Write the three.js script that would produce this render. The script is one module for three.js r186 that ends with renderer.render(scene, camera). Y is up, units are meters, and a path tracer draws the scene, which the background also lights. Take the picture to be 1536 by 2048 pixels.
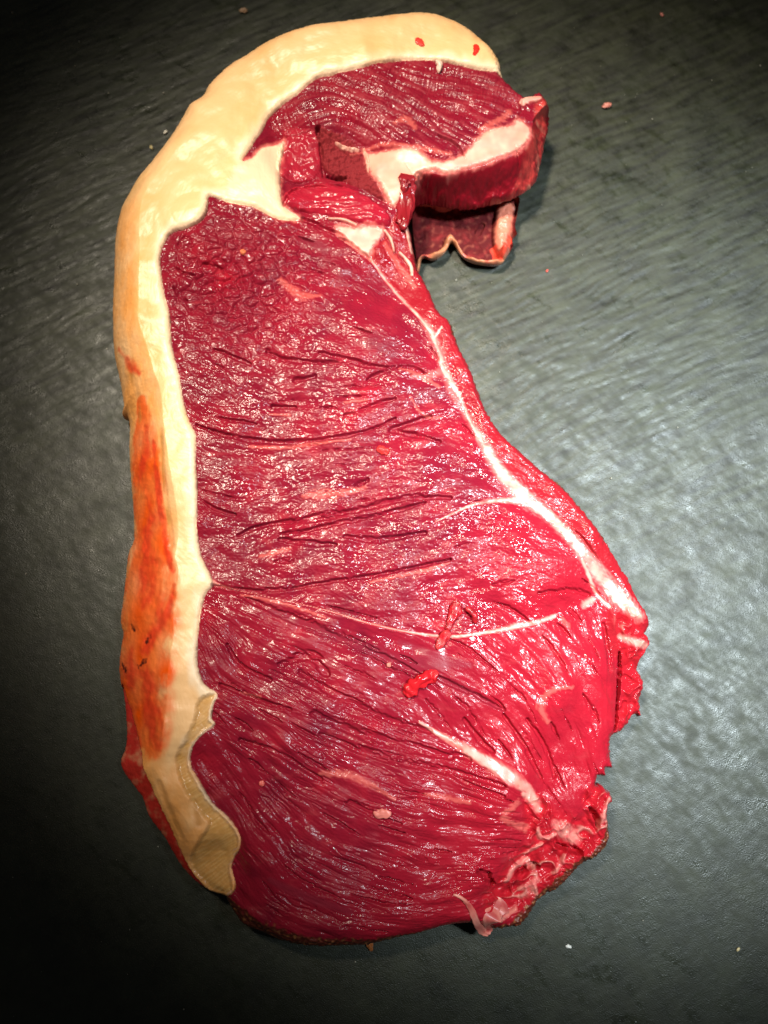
import * as THREE from 'three';

// ---------------------------------------------------------------- camera, background, lamps, exposure
const scene = new THREE.Scene();
const DEG = Math.PI / 180;
const FOV = 60, TILT = 10 * DEG, DIST = 0.305;
const AIM = new THREE.Vector3(0, 0.02, 0);
const camera = new THREE.PerspectiveCamera(FOV, 0.75, 0.01, 20);
camera.position.set(0, AIM.y + DIST * Math.cos(TILT), DIST * Math.sin(TILT));
camera.up.set(0, 0, -1);
camera.lookAt(AIM);
camera.focus = 0.288;
camera.userData.fStop = 9;
camera.updateMatrixWorld();

scene.background = new THREE.Color().setRGB(0.02, 0.021, 0.022);

// two lamps hang above the board: a warm one at the far side, a cooler one to the right whose gleam lies on the slate
const LAMPS = [
  { at: [-0.13, 0.66, -0.21], to: [0.035, 0, -0.055], rgb: [1.0, 0.88, 0.71], power: 3.1, cone: 17.6, soft: 2.0 },
  { at: [0.29, 0.67, -0.02], to: [0.10, 0, 0.0], rgb: [0.82, 0.95, 1.0], power: 4.5, cone: 15, soft: 2.0 },
];
for (const l of LAMPS) {
  const spot = new THREE.SpotLight(new THREE.Color().setRGB(...l.rgb), l.power, 0, l.cone * DEG, 1, 2);
  spot.position.set(...l.at); spot.target.position.set(...l.to);
  spot.castShadow = true; spot.shadow.radius = l.soft; spot.shadow.mapSize.set(2048, 2048); spot.shadow.camera.near = 0.1; spot.shadow.camera.far = 3;
  scene.add(spot, spot.target);
}

const renderer = new THREE.WebGLRenderer({ antialias: true });
renderer.toneMapping = THREE.LinearToneMapping;
renderer.toneMappingExposure = 0.94;
renderer.shadowMap.enabled = true;

// ---------------------------------------------------------------- helpers: numbers
function rng(seed) { let s = seed >>> 0; return () => { s = (s + 0x6d2b79f5) | 0; let t = Math.imul(s ^ (s >>> 15), 1 | s); t = (t + Math.imul(t ^ (t >>> 7), 61 | t)) ^ t; return ((t ^ (t >>> 14)) >>> 0) / 4294967296; }; }
const PERM = new Uint8Array(1024);
{ const r = rng(77), p = [...Array(256).keys()]; for (let i = 255; i > 0; i--) { const j = Math.floor(r() * (i + 1)); [p[i], p[j]] = [p[j], p[i]]; } for (let i = 0; i < 1024; i++) PERM[i] = p[i & 255]; }
const GX = [], GY = [];
for (let i = 0; i < 16; i++) { GX.push(Math.cos(i * Math.PI / 8 + 0.2)); GY.push(Math.sin(i * Math.PI / 8 + 0.2)); }
function noise(x, y, s = 0) {                       // gradient noise, about -1 to 1
  const xi = Math.floor(x), yi = Math.floor(y), fx = x - xi, fy = y - yi;
  const u = fx * fx * fx * (fx * (fx * 6 - 15) + 10), v = fy * fy * fy * (fy * (fy * 6 - 15) + 10);
  const X = xi & 255, X1 = (xi + 1) & 255, Y = PERM[(yi + s * 31) & 255], Y1 = PERM[(yi + 1 + s * 31) & 255];
  const a = PERM[X + Y] & 15, b = PERM[X1 + Y] & 15, c = PERM[X + Y1] & 15, d = PERM[X1 + Y1] & 15;
  const na = GX[a] * fx + GY[a] * fy, nb = GX[b] * (fx - 1) + GY[b] * fy, nc = GX[c] * fx + GY[c] * (fy - 1), nd = GX[d] * (fx - 1) + GY[d] * (fy - 1);
  return 1.5 * (na + u * (nb - na) + v * (nc - na + u * (na - nb - nc + nd)));
}
function fbm(x, y, oct, s = 0) { let a = 1, t = 0, n = 0; for (let i = 0; i < oct; i++) { t += a * noise(x, y, s + i); n += a; a *= 0.5; x = x * 2.03 + 3.1; y = y * 2.03 + 1.7; } return t / n; }
const HX = (i, j, s) => { let h = Math.imul(i, 374761393) ^ Math.imul(j, 668265263) ^ Math.imul(s + 11, 974634947); h = Math.imul(h ^ (h >>> 13), 1274126177); return ((h ^ (h >>> 16)) >>> 0) / 4294967296; };
function worley(x, y, s) { const xi = Math.floor(x), yi = Math.floor(y); let d1 = 9, d2 = 9; for (let j = -1; j < 2; j++) for (let i = -1; i < 2; i++) { const a = xi + i + HX(xi + i, yi + j, s) - x, b = yi + j + HX(xi + i, yi + j, s + 5) - y, d = a * a + b * b; if (d < d1) { d2 = d1; d1 = d; } else if (d < d2) d2 = d; } return [Math.sqrt(d1), Math.sqrt(d2)]; }
const clamp = (x, a = 0, b = 1) => x < a ? a : x > b ? b : x;
const smooth = (a, b, x) => { const t = clamp((x - a) / (b - a)); return t * t * (3 - 2 * t); };
const lerp = (a, b, t) => a + (b - a) * t;
const dome = (t) => t >= 1 ? 1 : t <= 0 ? 0 : Math.sqrt(1 - (1 - t) * (1 - t));

// measured places: (u, v) noted on the 1536 x 2048 photograph and h the height in mm above the slate; gives the place on the board in mm
const CAM = camera.position.clone().multiplyScalar(1000), EX = camera.matrixWorld.elements;
function place(u, v, h) {
  const k = 2 * Math.tan(FOV * DEG / 2) / 2048, a = (u - 768) * k, b = (1024 - v) * k;
  const dx = EX[0] * a + EX[4] * b - EX[8], dy = EX[1] * a + EX[5] * b - EX[9], dz = EX[2] * a + EX[6] * b - EX[10];
  const t = (h - CAM.y) / dy;
  return [CAM.x + dx * t, CAM.z + dz * t];
}
const MM = 0.18;                                     // mm per noted pixel, for widths

// ---------------------------------------------------------------- helpers: things
const used = new Map();
const numbered = (n) => { const k = used.get(n) ?? 0; used.set(n, k + 1); return k ? n + '_' + String(k).padStart(3, '0') : n; };
function tag(o, label, category, group, kind) { o.userData = { label }; if (category) o.userData.category = category; if (group) o.userData.group = group; if (kind) o.userData.kind = kind; return o; }
function addMesh(name, geo, mat, parent = scene, label) {
  const m = new THREE.Mesh(geo, mat); m.name = parent === scene ? numbered(name) : name; m.castShadow = m.receiveShadow = true; parent.add(m);
  if (label) m.userData.label = label;
  return m;
}
function thing(name, label, category, x = 0, y = 0, z = 0, group) { const g = new THREE.Group(); g.name = numbered(name); g.position.set(x, y, z); tag(g, label, category, group); scene.add(g); return g; }

// ---------------------------------------------------------------- helpers: a plan of height, colour and parts over an outline
function spline(pts, closed, n = 4) {                // Catmull-Rom through points of any dimension
  const N = pts.length, out = [], D = pts[0].length;
  const at = (i) => closed ? pts[(i + N) % N] : pts[clamp(i, 0, N - 1)];
  for (let i = 0; i < (closed ? N : N - 1); i++) {
    const p0 = at(i - 1), p1 = at(i), p2 = at(i + 1), p3 = at(i + 2);
    for (let k = 0; k < n; k++) {
      const t = k / n, q = [];
      for (let d = 0; d < D; d++) q.push(0.5 * (2 * p1[d] + (p2[d] - p0[d]) * t + (2 * p0[d] - 5 * p1[d] + 4 * p2[d] - p3[d]) * t * t + (3 * p1[d] - p0[d] - 3 * p2[d] + p3[d]) * t * t * t));
      out.push(q);
    }
  }
  if (!closed) out.push(at(N - 1).slice());
  return out;
}
class Plan {
  constructor(x0, z0, x1, z1, g) { this.x0 = x0; this.z0 = z0; this.g = g; this.W = Math.ceil((x1 - x0) / g) + 1; this.H = Math.ceil((z1 - z0) / g) + 1; this.N = this.W * this.H; }
  array(v = 0) { return new Float32Array(this.N).fill(v); }
  each(f) { const o = this.array(); for (let j = 0, n = 0; j < this.H; j++) for (let i = 0; i < this.W; i++, n++) o[n] = f(this.x0 + i * this.g, this.z0 + j * this.g, n); return o; }
  // signed distance to a closed outline, positive inside; extra values noted on its points are spread from the nearest place
  sdf(poly, extra) {
    const K = 4, { W, H, g, x0, z0 } = this, cw = Math.ceil(W / K) + 2, ch = Math.ceil(H / K) + 2, C = new Float32Array(cw * ch), E = extra ? extra.map(() => new Float32Array(cw * ch)) : [];
    const n = poly.length, px = Float64Array.from(poly, (p) => p[0]), pz = Float64Array.from(poly, (p) => p[1]);
    let seg = 0, st = 0;
    const dist = (x, z) => {
      let best = 1e9, inside = false;
      for (let i = 0, k = n - 1; i < n; k = i++) {
        const ax = px[k], az = pz[k], bx = px[i] - ax, bz = pz[i] - az, wx = x - ax, wz = z - az;
        const t = clamp((wx * bx + wz * bz) / (bx * bx + bz * bz + 1e-12)), dx = wx - bx * t, dz = wz - bz * t, d = dx * dx + dz * dz;
        if (d < best) { best = d; seg = k; st = t; }
        if ((pz[i] > z) !== (az > z) && x < (px[k] - px[i]) * (z - pz[i]) / (az - pz[i]) + px[i]) inside = !inside;
      }
      return (inside ? 1 : -1) * Math.sqrt(best);
    };
    for (let j = 0; j < ch; j++) for (let i = 0; i < cw; i++) { C[j * cw + i] = dist(x0 + i * K * g, z0 + j * K * g); E.forEach((e, q) => { const v = extra[q]; e[j * cw + i] = lerp(v[seg], v[(seg + 1) % n], st); }); }
    E.forEach((e) => { for (let r = 0; r < 6; r++) { const c = e.slice(); for (let j = 1; j < ch - 1; j++) for (let i = 1; i < cw - 1; i++) { const m = j * cw + i; e[m] = (c[m] * 2 + c[m - 1] + c[m + 1] + c[m - cw] + c[m + cw]) / 6; } } });
    const out = this.array(), more = E.map(() => this.array());
    for (let j = 0, m = 0; j < H; j++) for (let i = 0; i < W; i++, m++) {
      const fi = i / K, fj = j / K, a = fi | 0, b = fj | 0, u = fi - a, v = fj - b, q = b * cw + a;
      const bl = (A) => (A[q] * (1 - u) + A[q + 1] * u) * (1 - v) + (A[q + cw] * (1 - u) + A[q + cw + 1] * u) * v;
      const d = bl(C);
      out[m] = Math.abs(d) > 2.2 * K * g ? d : dist(x0 + i * g, z0 + j * g);
      for (let e = 0; e < E.length; e++) more[e][m] = bl(E[e]);
    }
    return extra ? [out, ...more] : out;
  }
  // 1 on a line, falling to 0 at its noted half width; overlapping lines keep the larger
  stroke(pts, into = this.array()) {                 // pts: [x, z, halfWidth]
    const { W, H, g, x0, z0 } = this;
    for (let k = 0; k + 1 < pts.length; k++) {
      const [ax, az, aw] = pts[k], [bx, bz, bw] = pts[k + 1], w = Math.max(aw, bw), ex = bx - ax, ez = bz - az, l = ex * ex + ez * ez + 1e-12;
      const i0 = Math.max(0, Math.floor((Math.min(ax, bx) - w - x0) / g)), i1 = Math.min(W - 1, Math.ceil((Math.max(ax, bx) + w - x0) / g));
      const j0 = Math.max(0, Math.floor((Math.min(az, bz) - w - z0) / g)), j1 = Math.min(H - 1, Math.ceil((Math.max(az, bz) + w - z0) / g));
      for (let j = j0; j <= j1; j++) for (let i = i0; i <= i1; i++) {
        const x = x0 + i * g - ax, z = z0 + j * g - az, t = clamp((x * ex + z * ez) / l), d = Math.hypot(x - ex * t, z - ez * t), q = 1 - d / Math.max(lerp(aw, bw, t), 0.01);
        if (q > into[j * W + i]) into[j * W + i] = q;
      }
    }
    return into;
  }
  at(A, x, z) { const fi = clamp((x - this.x0) / this.g, 0, this.W - 1.001), fj = clamp((z - this.z0) / this.g, 0, this.H - 1.001), a = fi | 0, b = fj | 0, u = fi - a, v = fj - b, q = b * this.W + a; return (A[q] * (1 - u) + A[q + 1] * u) * (1 - v) + (A[q + this.W] * (1 - u) + A[q + this.W + 1] * u) * v; }
  // drags a noise along the grain
  comb(src, cx, cz, L) {
    const { W, H } = this, out = this.array();
    for (let j = 0, n = 0; j < H; j++) for (let i = 0; i < W; i++, n++) {
      let t = src[n], c = 1;
      for (let s = -1; s < 2; s += 2) {
        let x = i, y = j, px = cx[n] * s, py = cz[n] * s;
        for (let k = 0; k < L; k++) {
          x += px; y += py;
          if (x < 0 || y < 0 || x >= W - 1 || y >= H - 1) break;
          const a = x | 0, b = y | 0, q = b * W + a, u = x - a, v = y - b, w = 1 - k / L;
          t += w * ((src[q] * (1 - u) + src[q + 1] * u) * (1 - v) + (src[q + W] * (1 - u) + src[q + W + 1] * u) * v); c += w;
          let dx = cx[q], dy = cz[q]; if (dx * px + dy * py < 0) { dx = -dx; dy = -dy; } px = dx; py = dy;
        }
      }
      out[n] = t / c;
    }
    let m = 0, q = 0; for (let n = 0; n < this.N; n++) { m += out[n]; q += out[n] * out[n]; } m /= this.N; const sd = Math.sqrt(q / this.N - m * m);
    for (let n = 0; n < this.N; n++) out[n] = (out[n] - m) / sd;
    return out;
  }
  // skins the plan: top over d > 0, an underside tucked in below the rim; one mesh per part number
  skin(d, top, bottom, tuck, col, part) {
    const { W, H, g, x0, z0 } = this, id = new Int32Array(this.N).fill(-1), P = [], C = [], edge = new Map(), src = [];
    const vert = (n) => { if (id[n] < 0) { id[n] = P.length / 3; P.push(x0 + (n % W) * g, top[n], z0 + Math.floor(n / W) * g); C.push(col[0][n], col[1][n], col[2][n]); src.push(n); } return id[n]; };
    const cut = (a, b) => { const key = a < b ? a * this.N + b : b * this.N + a; let v = edge.get(key); if (v === undefined) { const t = d[a] / (d[a] - d[b]), L = (A) => lerp(A[a], A[b], t); v = P.length / 3; P.push(x0 + lerp(a % W, b % W, t) * g, L(this.rim), z0 + lerp(Math.floor(a / W), Math.floor(b / W), t) * g); const k = d[a] > 0 ? a : b; C.push(col[0][k], col[1][k], col[2][k]); src.push(k); edge.set(key, v); } return v; };
    const tri = [], lab = [];
    const clip = (a, b, c, A, B) => {                // corners in order; A makes a kept corner, B a corner on the rim
      const s = [a, b, c], o = [];
      for (let k = 0; k < 3; k++) { const p = s[k], q = s[(k + 1) % 3]; if (d[p] > 0) o.push(A(p)); if ((d[p] > 0) !== (d[q] > 0)) o.push(B(p, q)); }
      return o;
    };
    const fan = (o, into, l) => { for (let k = 2; k < o.length; k++) { into.push(o[0], o[k - 1], o[k]); lab.push(l); } };
    const low = new Map(), botTri = [];
    const lowVert = (n) => { let v = low.get(n); if (v === undefined) { v = P.length / 3; P.push(x0 + (n % W) * g, bottom[n], z0 + Math.floor(n / W) * g); C.push(col[0][n], col[1][n], col[2][n]); low.set(n, v); } return v; };
    for (let j = 0; j < H - 1; j++) for (let i = 0; i < W - 1; i++) {
      const a = j * W + i, b = a + 1, c = a + W, e = c + 1;
      const most = Math.max(d[a], d[b], d[c], d[e]); if (most <= 0) continue;
      const flip = (i + j) & 1, T = flip ? [[a, c, b], [b, c, e]] : [[a, c, e], [a, e, b]];
      for (const [p, q, r] of T) {
        const k = d[p] > 0 ? p : d[q] > 0 ? q : r, l = part[k];
        fan(clip(p, q, r, vert, cut), tri, l);
        if (Math.min(d[a], d[b], d[c], d[e]) < tuck) { const o = clip(p, q, r, lowVert, cut).reverse(), n0 = lab.length; fan(o, botTri, l); lab.length = n0; for (let z = 2; z < o.length; z++) (botTri.lab ??= []).push(-1); }
      }
    }
    const all = new THREE.BufferGeometry(), pos = Float32Array.from(P, (v) => v / 1000);
    all.setAttribute('position', new THREE.BufferAttribute(pos, 3));
    all.setIndex(new THREE.BufferAttribute(Uint32Array.from([...[]]), 1));
    const T1 = Uint32Array.from(tri), T2 = Uint32Array.from(botTri), idx = new Uint32Array(T1.length + T2.length); idx.set(T1); idx.set(T2, T1.length);
    all.setIndex(new THREE.BufferAttribute(idx, 1));
    all.computeVertexNormals();
    const nor = all.attributes.normal.array, out = new Map();
    const put = (l, v) => { let o = out.get(l); if (!o) out.set(l, o = { m: new Map(), p: [], n: [], c: [], uv: [], i: [] }); let k = o.m.get(v); if (k === undefined) { k = o.p.length / 3; o.m.set(v, k); for (let q = 0; q < 3; q++) { o.p.push(pos[v * 3 + q]); o.n.push(nor[v * 3 + q]); o.c.push(C[v * 3 + q]); } o.uv.push(pos[v * 3], -pos[v * 3 + 2]); } o.i.push(k); };
    for (let t = 0; t < T1.length; t++) put(lab[(t / 3) | 0], T1[t]);
    for (let t = 0; t < T2.length; t++) put(botTri.lab[(t / 3) | 0], T2[t]);
    const made = new Map();
    for (const [l, o] of out) { const b = new THREE.BufferGeometry(); b.setAttribute('position', new THREE.Float32BufferAttribute(o.p, 3)); b.setAttribute('normal', new THREE.Float32BufferAttribute(o.n, 3)); b.setAttribute('color', new THREE.Float32BufferAttribute(o.c, 3)); b.setAttribute('uv', new THREE.Float32BufferAttribute(o.uv, 2)); b.setIndex(o.i); made.set(l, b); }
    return made;
  }
}
// direction of the grain from noted angles (degrees, clockwise from the photograph's right)
function grainField(plan, spots, h) {
  const K = 8, cw = Math.ceil(plan.W / K) + 2, ch = Math.ceil(plan.H / K) + 2, A = new Float32Array(cw * ch), B = new Float32Array(cw * ch);
  const s = spots.map(([u, v, a]) => [...place(u, v, h), Math.cos(2 * a * DEG), Math.sin(2 * a * DEG)]);
  for (let j = 0; j < ch; j++) for (let i = 0; i < cw; i++) { const x = plan.x0 + i * K * plan.g, z = plan.z0 + j * K * plan.g; let a = 0, b = 0; for (const [px, pz, c, e] of s) { const w = 1 / Math.pow((x - px) ** 2 + (z - pz) ** 2 + 9, 1.7); a += w * c; b += w * e; } const wob = 0.5 * fbm(x / 9, z / 9, 2, 40), t = Math.atan2(b, a) / 2 + wob * 0.55; A[j * cw + i] = Math.cos(2 * t); B[j * cw + i] = Math.sin(2 * t); }
  const cx = plan.array(), cz = plan.array();
  for (let j = 0, n = 0; j < plan.H; j++) for (let i = 0; i < plan.W; i++, n++) { const fi = i / K, fj = j / K, a = fi | 0, b = fj | 0, u = fi - a, v = fj - b, q = b * cw + a, bl = (M) => (M[q] * (1 - u) + M[q + 1] * u) * (1 - v) + (M[q + cw] * (1 - u) + M[q + cw + 1] * u) * v, t = Math.atan2(bl(B), bl(A)) / 2; cx[n] = Math.cos(t); cz[n] = Math.sin(t); }
  return [cx, cz];
}

// ---------------------------------------------------------------- materials
function tile(n, f) { const d = new Uint8Array(n * n * 4); for (let j = 0, k = 0; j < n; j++) for (let i = 0; i < n; i++, k += 4) { const v = clamp(f(i / n, j / n)) * 255; d[k] = d[k + 1] = d[k + 2] = v; d[k + 3] = 255; } const t = new THREE.DataTexture(d, n, n); t.wrapS = t.wrapT = THREE.RepeatWrapping; t.magFilter = THREE.LinearFilter; t.needsUpdate = true; return t; }
// noise that closes on itself over a unit square
const ring = (u, v, f, s) => { const a = (x, y) => fbm(x * f, y * f, 3, s), w = (t) => smooth(0, 1, t); return lerp(lerp(a(u, v), a(u - 1, v), w(u)), lerp(a(u, v - 1), a(u - 1, v - 1), w(u)), w(v)) * 1.3; };
const grainTex = tile(1024, (u, v) => 0.55 + 0.26 * ring(u, v, 60, 3) - 0.35 * Math.abs(ring(u, v, 38, 9)));
grainTex.repeat.set(1 / 0.03, 1 / 0.03);
const glossTex = tile(1024, (u, v) => 0.5 + 0.62 * ring(u, v, 9, 53) + 0.22 * ring(u, v, 40, 57)); glossTex.repeat.set(1 / 0.113, 1 / 0.113);
const wet = (o) => new THREE.MeshPhysicalMaterial({ vertexColors: true, bumpMap: grainTex, ...o });
const M = {
  meat: wet({ name: 'wet raw muscle', roughness: 0.52, roughnessMap: glossTex, bumpScale: 0.0001, specularIntensity: 0.34, clearcoat: 0.11, clearcoatRoughness: 0.1 }),
  sheet: wet({ name: 'silverskin', roughness: 0.28, bumpScale: 0.00003, clearcoat: 0.5, clearcoatRoughness: 0.15 }),
  fat: wet({ name: 'yellow fat', roughness: 0.42, bumpScale: 0.00004 }),
  seam: wet({ name: 'white fat seam', roughness: 0.38, bumpScale: 0.00003 }),
  dull: wet({ name: 'dull dark flesh', roughness: 0.75, bumpScale: 0.0001, specularIntensity: 0.25 }),
  rind: wet({ name: 'dried brown rind', roughness: 0.4, bumpScale: 0.0002 }),
};

// ---------------------------------------------------------------- the slate
{
  const P = new Plan(-330, -330, 330, 330, 0.9);
  const a = -24 * DEG, ca = Math.cos(a), sa = Math.sin(a);
  const run = (x, z, l, w, s) => fbm((x * ca + z * sa) / l, (-x * sa + z * ca) / w, 3, s);
  const h = P.each((x, z) => {
    const wx = x + 5 * fbm(x / 45, z / 45, 2, 5), wz = z + 5 * fbm(x / 45, z / 45, 2, 8);
    const far = smooth(60, -60, wz + 25 * noise(x / 50, z / 50, 2) - wx * 0.2);        // the riven streaks fade out towards the near side
    const st = run(wx, wz, 17, 2.6, 11), st2 = run(wx, wz, 26, 4.4, 17), gr = fbm(x / 3.2, z / 3.2, 3, 21);
    return 0.17 * (0.05 + 0.95 * far) * st + 0.10 * st2 * (0.1 + 0.9 * far) + 0.14 * run(wx + 30, wz, 10, 1.35, 19) * (0.2 + 0.8 * far) + 0.075 * gr + 0.045 * fbm(x / 1.7, z / 1.7, 2, 23) + 0.5 * fbm(x / 60, z / 60, 2, 31);
  });
  const n = P.N, pos = new Float32Array(n * 3), col = new Float32Array(n * 3), uv = new Float32Array(n * 2);
  for (let k = 0; k < n; k++) {
    const x = P.x0 + (k % P.W) * P.g, z = P.z0 + Math.floor(k / P.W) * P.g;
    pos.set([x / 1000, (h[k] - 0.9) / 1000, z / 1000], k * 3); uv.set([x / 1000, -z / 1000], k * 2);
    const m = 1 + 0.5 * fbm(x / 12, z / 12, 4, 51) + (0.15 + 1.0 * smooth(60, -60, z - 0.2 * x)) * run(x, z, 17, 2.1, 61) + 0.25 * fbm(x / 2.5, z / 2.5, 2, 53), o = 0.5 + 0.5 * fbm(x / 30, z / 30, 2, 71);
    col.set([0.020 * m * (1 + 0.12 * o), 0.0245 * m, 0.0145 * m * (1 - 0.1 * o)], k * 3);
  }
  const idx = new Uint32Array((P.W - 1) * (P.H - 1) * 6); let q = 0;
  for (let j = 0; j < P.H - 1; j++) for (let i = 0; i < P.W - 1; i++) { const b = j * P.W + i; idx.set([b, b + P.W, b + 1, b + 1, b + P.W, b + P.W + 1], q); q += 6; }
  const geo = new THREE.BufferGeometry();
  geo.setAttribute('position', new THREE.BufferAttribute(pos, 3)); geo.setAttribute('color', new THREE.BufferAttribute(col, 3)); geo.setAttribute('uv', new THREE.BufferAttribute(uv, 2)); geo.setIndex(new THREE.BufferAttribute(idx, 1)); geo.computeVertexNormals();
  const bump = tile(2048, (u, v) => 0.5 + 0.16 * ring(u, v, 150, 15) + 0.34 * ring(u, v, 420, 25)); bump.repeat.set(1 / 0.16, 1 / 0.16);
  const rough = tile(1024, (u, v) => 0.78 + 0.36 * ring(u, v, 28, 35) + 0.3 * ring(u, v, 11, 38)); rough.repeat.set(1 / 0.17, 1 / 0.085); rough.rotation = -0.62;
  const mat = new THREE.MeshPhysicalMaterial({ name: 'riven slate', vertexColors: true, roughness: 0.635, ior: 1.5, roughnessMap: rough, bumpMap: bump, bumpScale: 0.00017, specularIntensity: 1 });
  tag(addMesh('slate_surface', geo, mat), 'dark grey green riven slate surface under the steak', undefined, undefined, 'structure');
}

// ---------------------------------------------------------------- the steak
const G = 0.25;
// rim: u, v, height of the rim, how far the top rounds off (mm)
const RIM = [
  [350, 312, 8, 13], [381, 255, 10, 12], [407, 224, 15, 10], [420, 198, 16, 10], [454, 156, 19, 9], [506, 115, 22, 9], [574, 78, 24, 8], [642, 60, 25, 8], [715, 47, 26, 8], [793, 37, 26, 8], [845, 32, 26, 8], [897, 44, 26, 8], [933, 62, 26, 8], [959, 86, 25, 7], [985, 117, 24, 5], [998, 141, 24, 4],
  [1004, 167, 24, 3], [1022, 198, 20, 3], [1037, 213, 19, 3], [1052, 214, 19, 3], [1071, 206, 18, 4], [1092, 229, 17, 4], [1097, 250, 17, 4], [1087, 297, 16, 3.5], [1074, 354, 15, 3], [1058, 378, 15, 1.5], [1022, 398, 15, 1.2], [975, 411, 14, 1.2], [928, 419, 14, 1.2], [871, 411, 14, 1.2], [842, 408, 14, 1.2],
  [826, 420, 13, 1.5], [824, 436, 12, 2], [812, 456, 12, 2], [818, 475, 14, 2], [826, 510, 15, 2.5], [834, 545, 17, 2.5], [845, 563, 18, 2.5], [858, 589, 19, 2.5], [878, 634, 20, 2.5], [898, 651, 20, 2.5], [917, 699, 21, 2.5], [943, 752, 21, 2.5], [959, 797, 21, 2.5], [976, 836, 21, 2.5], [1004, 875, 21, 2.5], [1043, 911, 21, 2.5], [1085, 947, 20, 3], [1117, 972, 20, 3],
  [1166, 1027, 20, 3], [1198, 1069, 20, 3], [1226, 1112, 20, 3], [1254, 1157, 19, 3], [1273, 1196, 19, 3], [1293, 1229, 18, 3], [1297, 1248, 17, 3], [1290, 1266, 16, 3], [1299, 1284, 15, 3], [1287, 1307, 13, 3], [1274, 1326, 10, 2.5], [1273, 1342, 8, 2.5], [1283, 1365, 7, 3], [1280, 1388, 7, 3], [1274, 1402, 6, 2.5], [1276, 1430, 5, 2], [1266, 1427, 6, 2], [1256, 1438, 6, 3], [1243, 1456, 7, 3], [1228, 1466, 9, 3],
  [1220, 1475, 14, 4], [1218, 1510, 14, 4], [1222, 1534, 14, 2], [1208, 1535, 14, 2.5], [1205, 1549, 13, 2], [1191, 1550, 13, 2.5], [1187, 1565, 12, 2.5], [1201, 1570, 12, 2.5], [1218, 1588, 10, 2], [1210, 1610, 8, 3], [1208, 1636, 6, 4], [1212, 1665, 5, 4], [1204, 1690, 5, 4], [1180, 1712, 5, 4], [1158, 1722, 6, 4], [1134, 1747, 5, 4], [1114, 1768, 5, 4], [1078, 1789, 5, 4], [1064, 1810, 5, 4], [1038, 1842, 5, 4], [1015, 1847, 5, 4],
  [985, 1850, 6, 4], [945, 1840, 8, 5], [890, 1846, 11, 7], [843, 1859, 11, 8], [800, 1867, 11, 8], [738, 1882, 11, 8], [690, 1884, 11, 8], [630, 1884, 10, 8], [590, 1880, 10, 8], [552, 1868, 9, 8], [520, 1855, 9, 8], [490, 1842, 8, 8], [472, 1820, 8, 7], [458, 1796, 8, 6], [450, 1784, 8, 5],
  [419, 1777, 7, 6], [395, 1763, 6, 8], [368, 1736, 5, 12], [348, 1705, 4, 14], [329, 1673, 4, 15], [298, 1630, 4, 15], [286, 1595, 4, 15], [263, 1564, 4, 15], [245, 1537, 4, 16], [243, 1517, 4, 17], [253, 1490, 4, 18], [253, 1439, 4, 20],
  [249, 1395, 4, 22], [241, 1339, 4, 24], [246, 1291, 4, 24], [249, 1268, 4, 24], [244, 1242, 4, 25], [252, 1177, 4, 25], [259, 1112, 4, 24], [270, 1082, 4, 22], [270, 1030, 4, 21], [265, 965, 4, 20], [262, 900, 4, 19], [263, 848, 4, 18], [249, 838, 4, 18], [252, 819, 4, 18], [246, 773, 4, 17], [236, 718, 4, 16], [233, 643, 5, 16], [236, 578, 5, 16], [239, 506, 6, 15], [249, 454, 6, 15], [265, 422, 6, 15], [285, 392, 7, 14], [304, 370, 7, 14],
];
const rimPts = spline(RIM, true, 4).map(([u, v, h, r]) => [...place(u, v, h), h, r]);
const bounds = rimPts.reduce((b, p) => [Math.min(b[0], p[0]), Math.min(b[1], p[1]), Math.max(b[2], p[0]), Math.max(b[3], p[1])], [1e9, 1e9, -1e9, -1e9]);
const S = new Plan(bounds[0] - 2, bounds[1] - 2, bounds[2] + 2, bounds[3] + 2, G);
let [D, E0, RR] = S.sdf(rimPts, [rimPts.map((p) => p[2]), rimPts.map((p) => p[3])]);
{ const frayed = S.each((x, z) => 0.35 * noise(x / 1.7, z / 1.7, 91) + 0.25 * noise(x / 0.8, z / 0.8, 92)); for (let n = 0; n < S.N; n++) D[n] += frayed[n] * (RR[n] < 5 ? 1 : 0.35); }

const area = (pts, h = 30, wob = 0.35, len = 2) => { const d = S.sdf(spline(pts, true, 3).map(([u, v]) => place(u, v, h))); if (wob) for (let n = 0, j = 0; j < S.H; j++) for (let i = 0; i < S.W; i++, n++) if (Math.abs(d[n]) < 4) d[n] += wob * (noise(i * G / len, j * G / len, 7) + 0.6 * noise(i * G / len * 2.3, j * G / len * 2.3, 13)); return d; };
const line = (pts, h = 30, into) => S.stroke(spline(pts, false, 5).map(([u, v, w]) => [...place(u, v, h), w * MM]), into);

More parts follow.
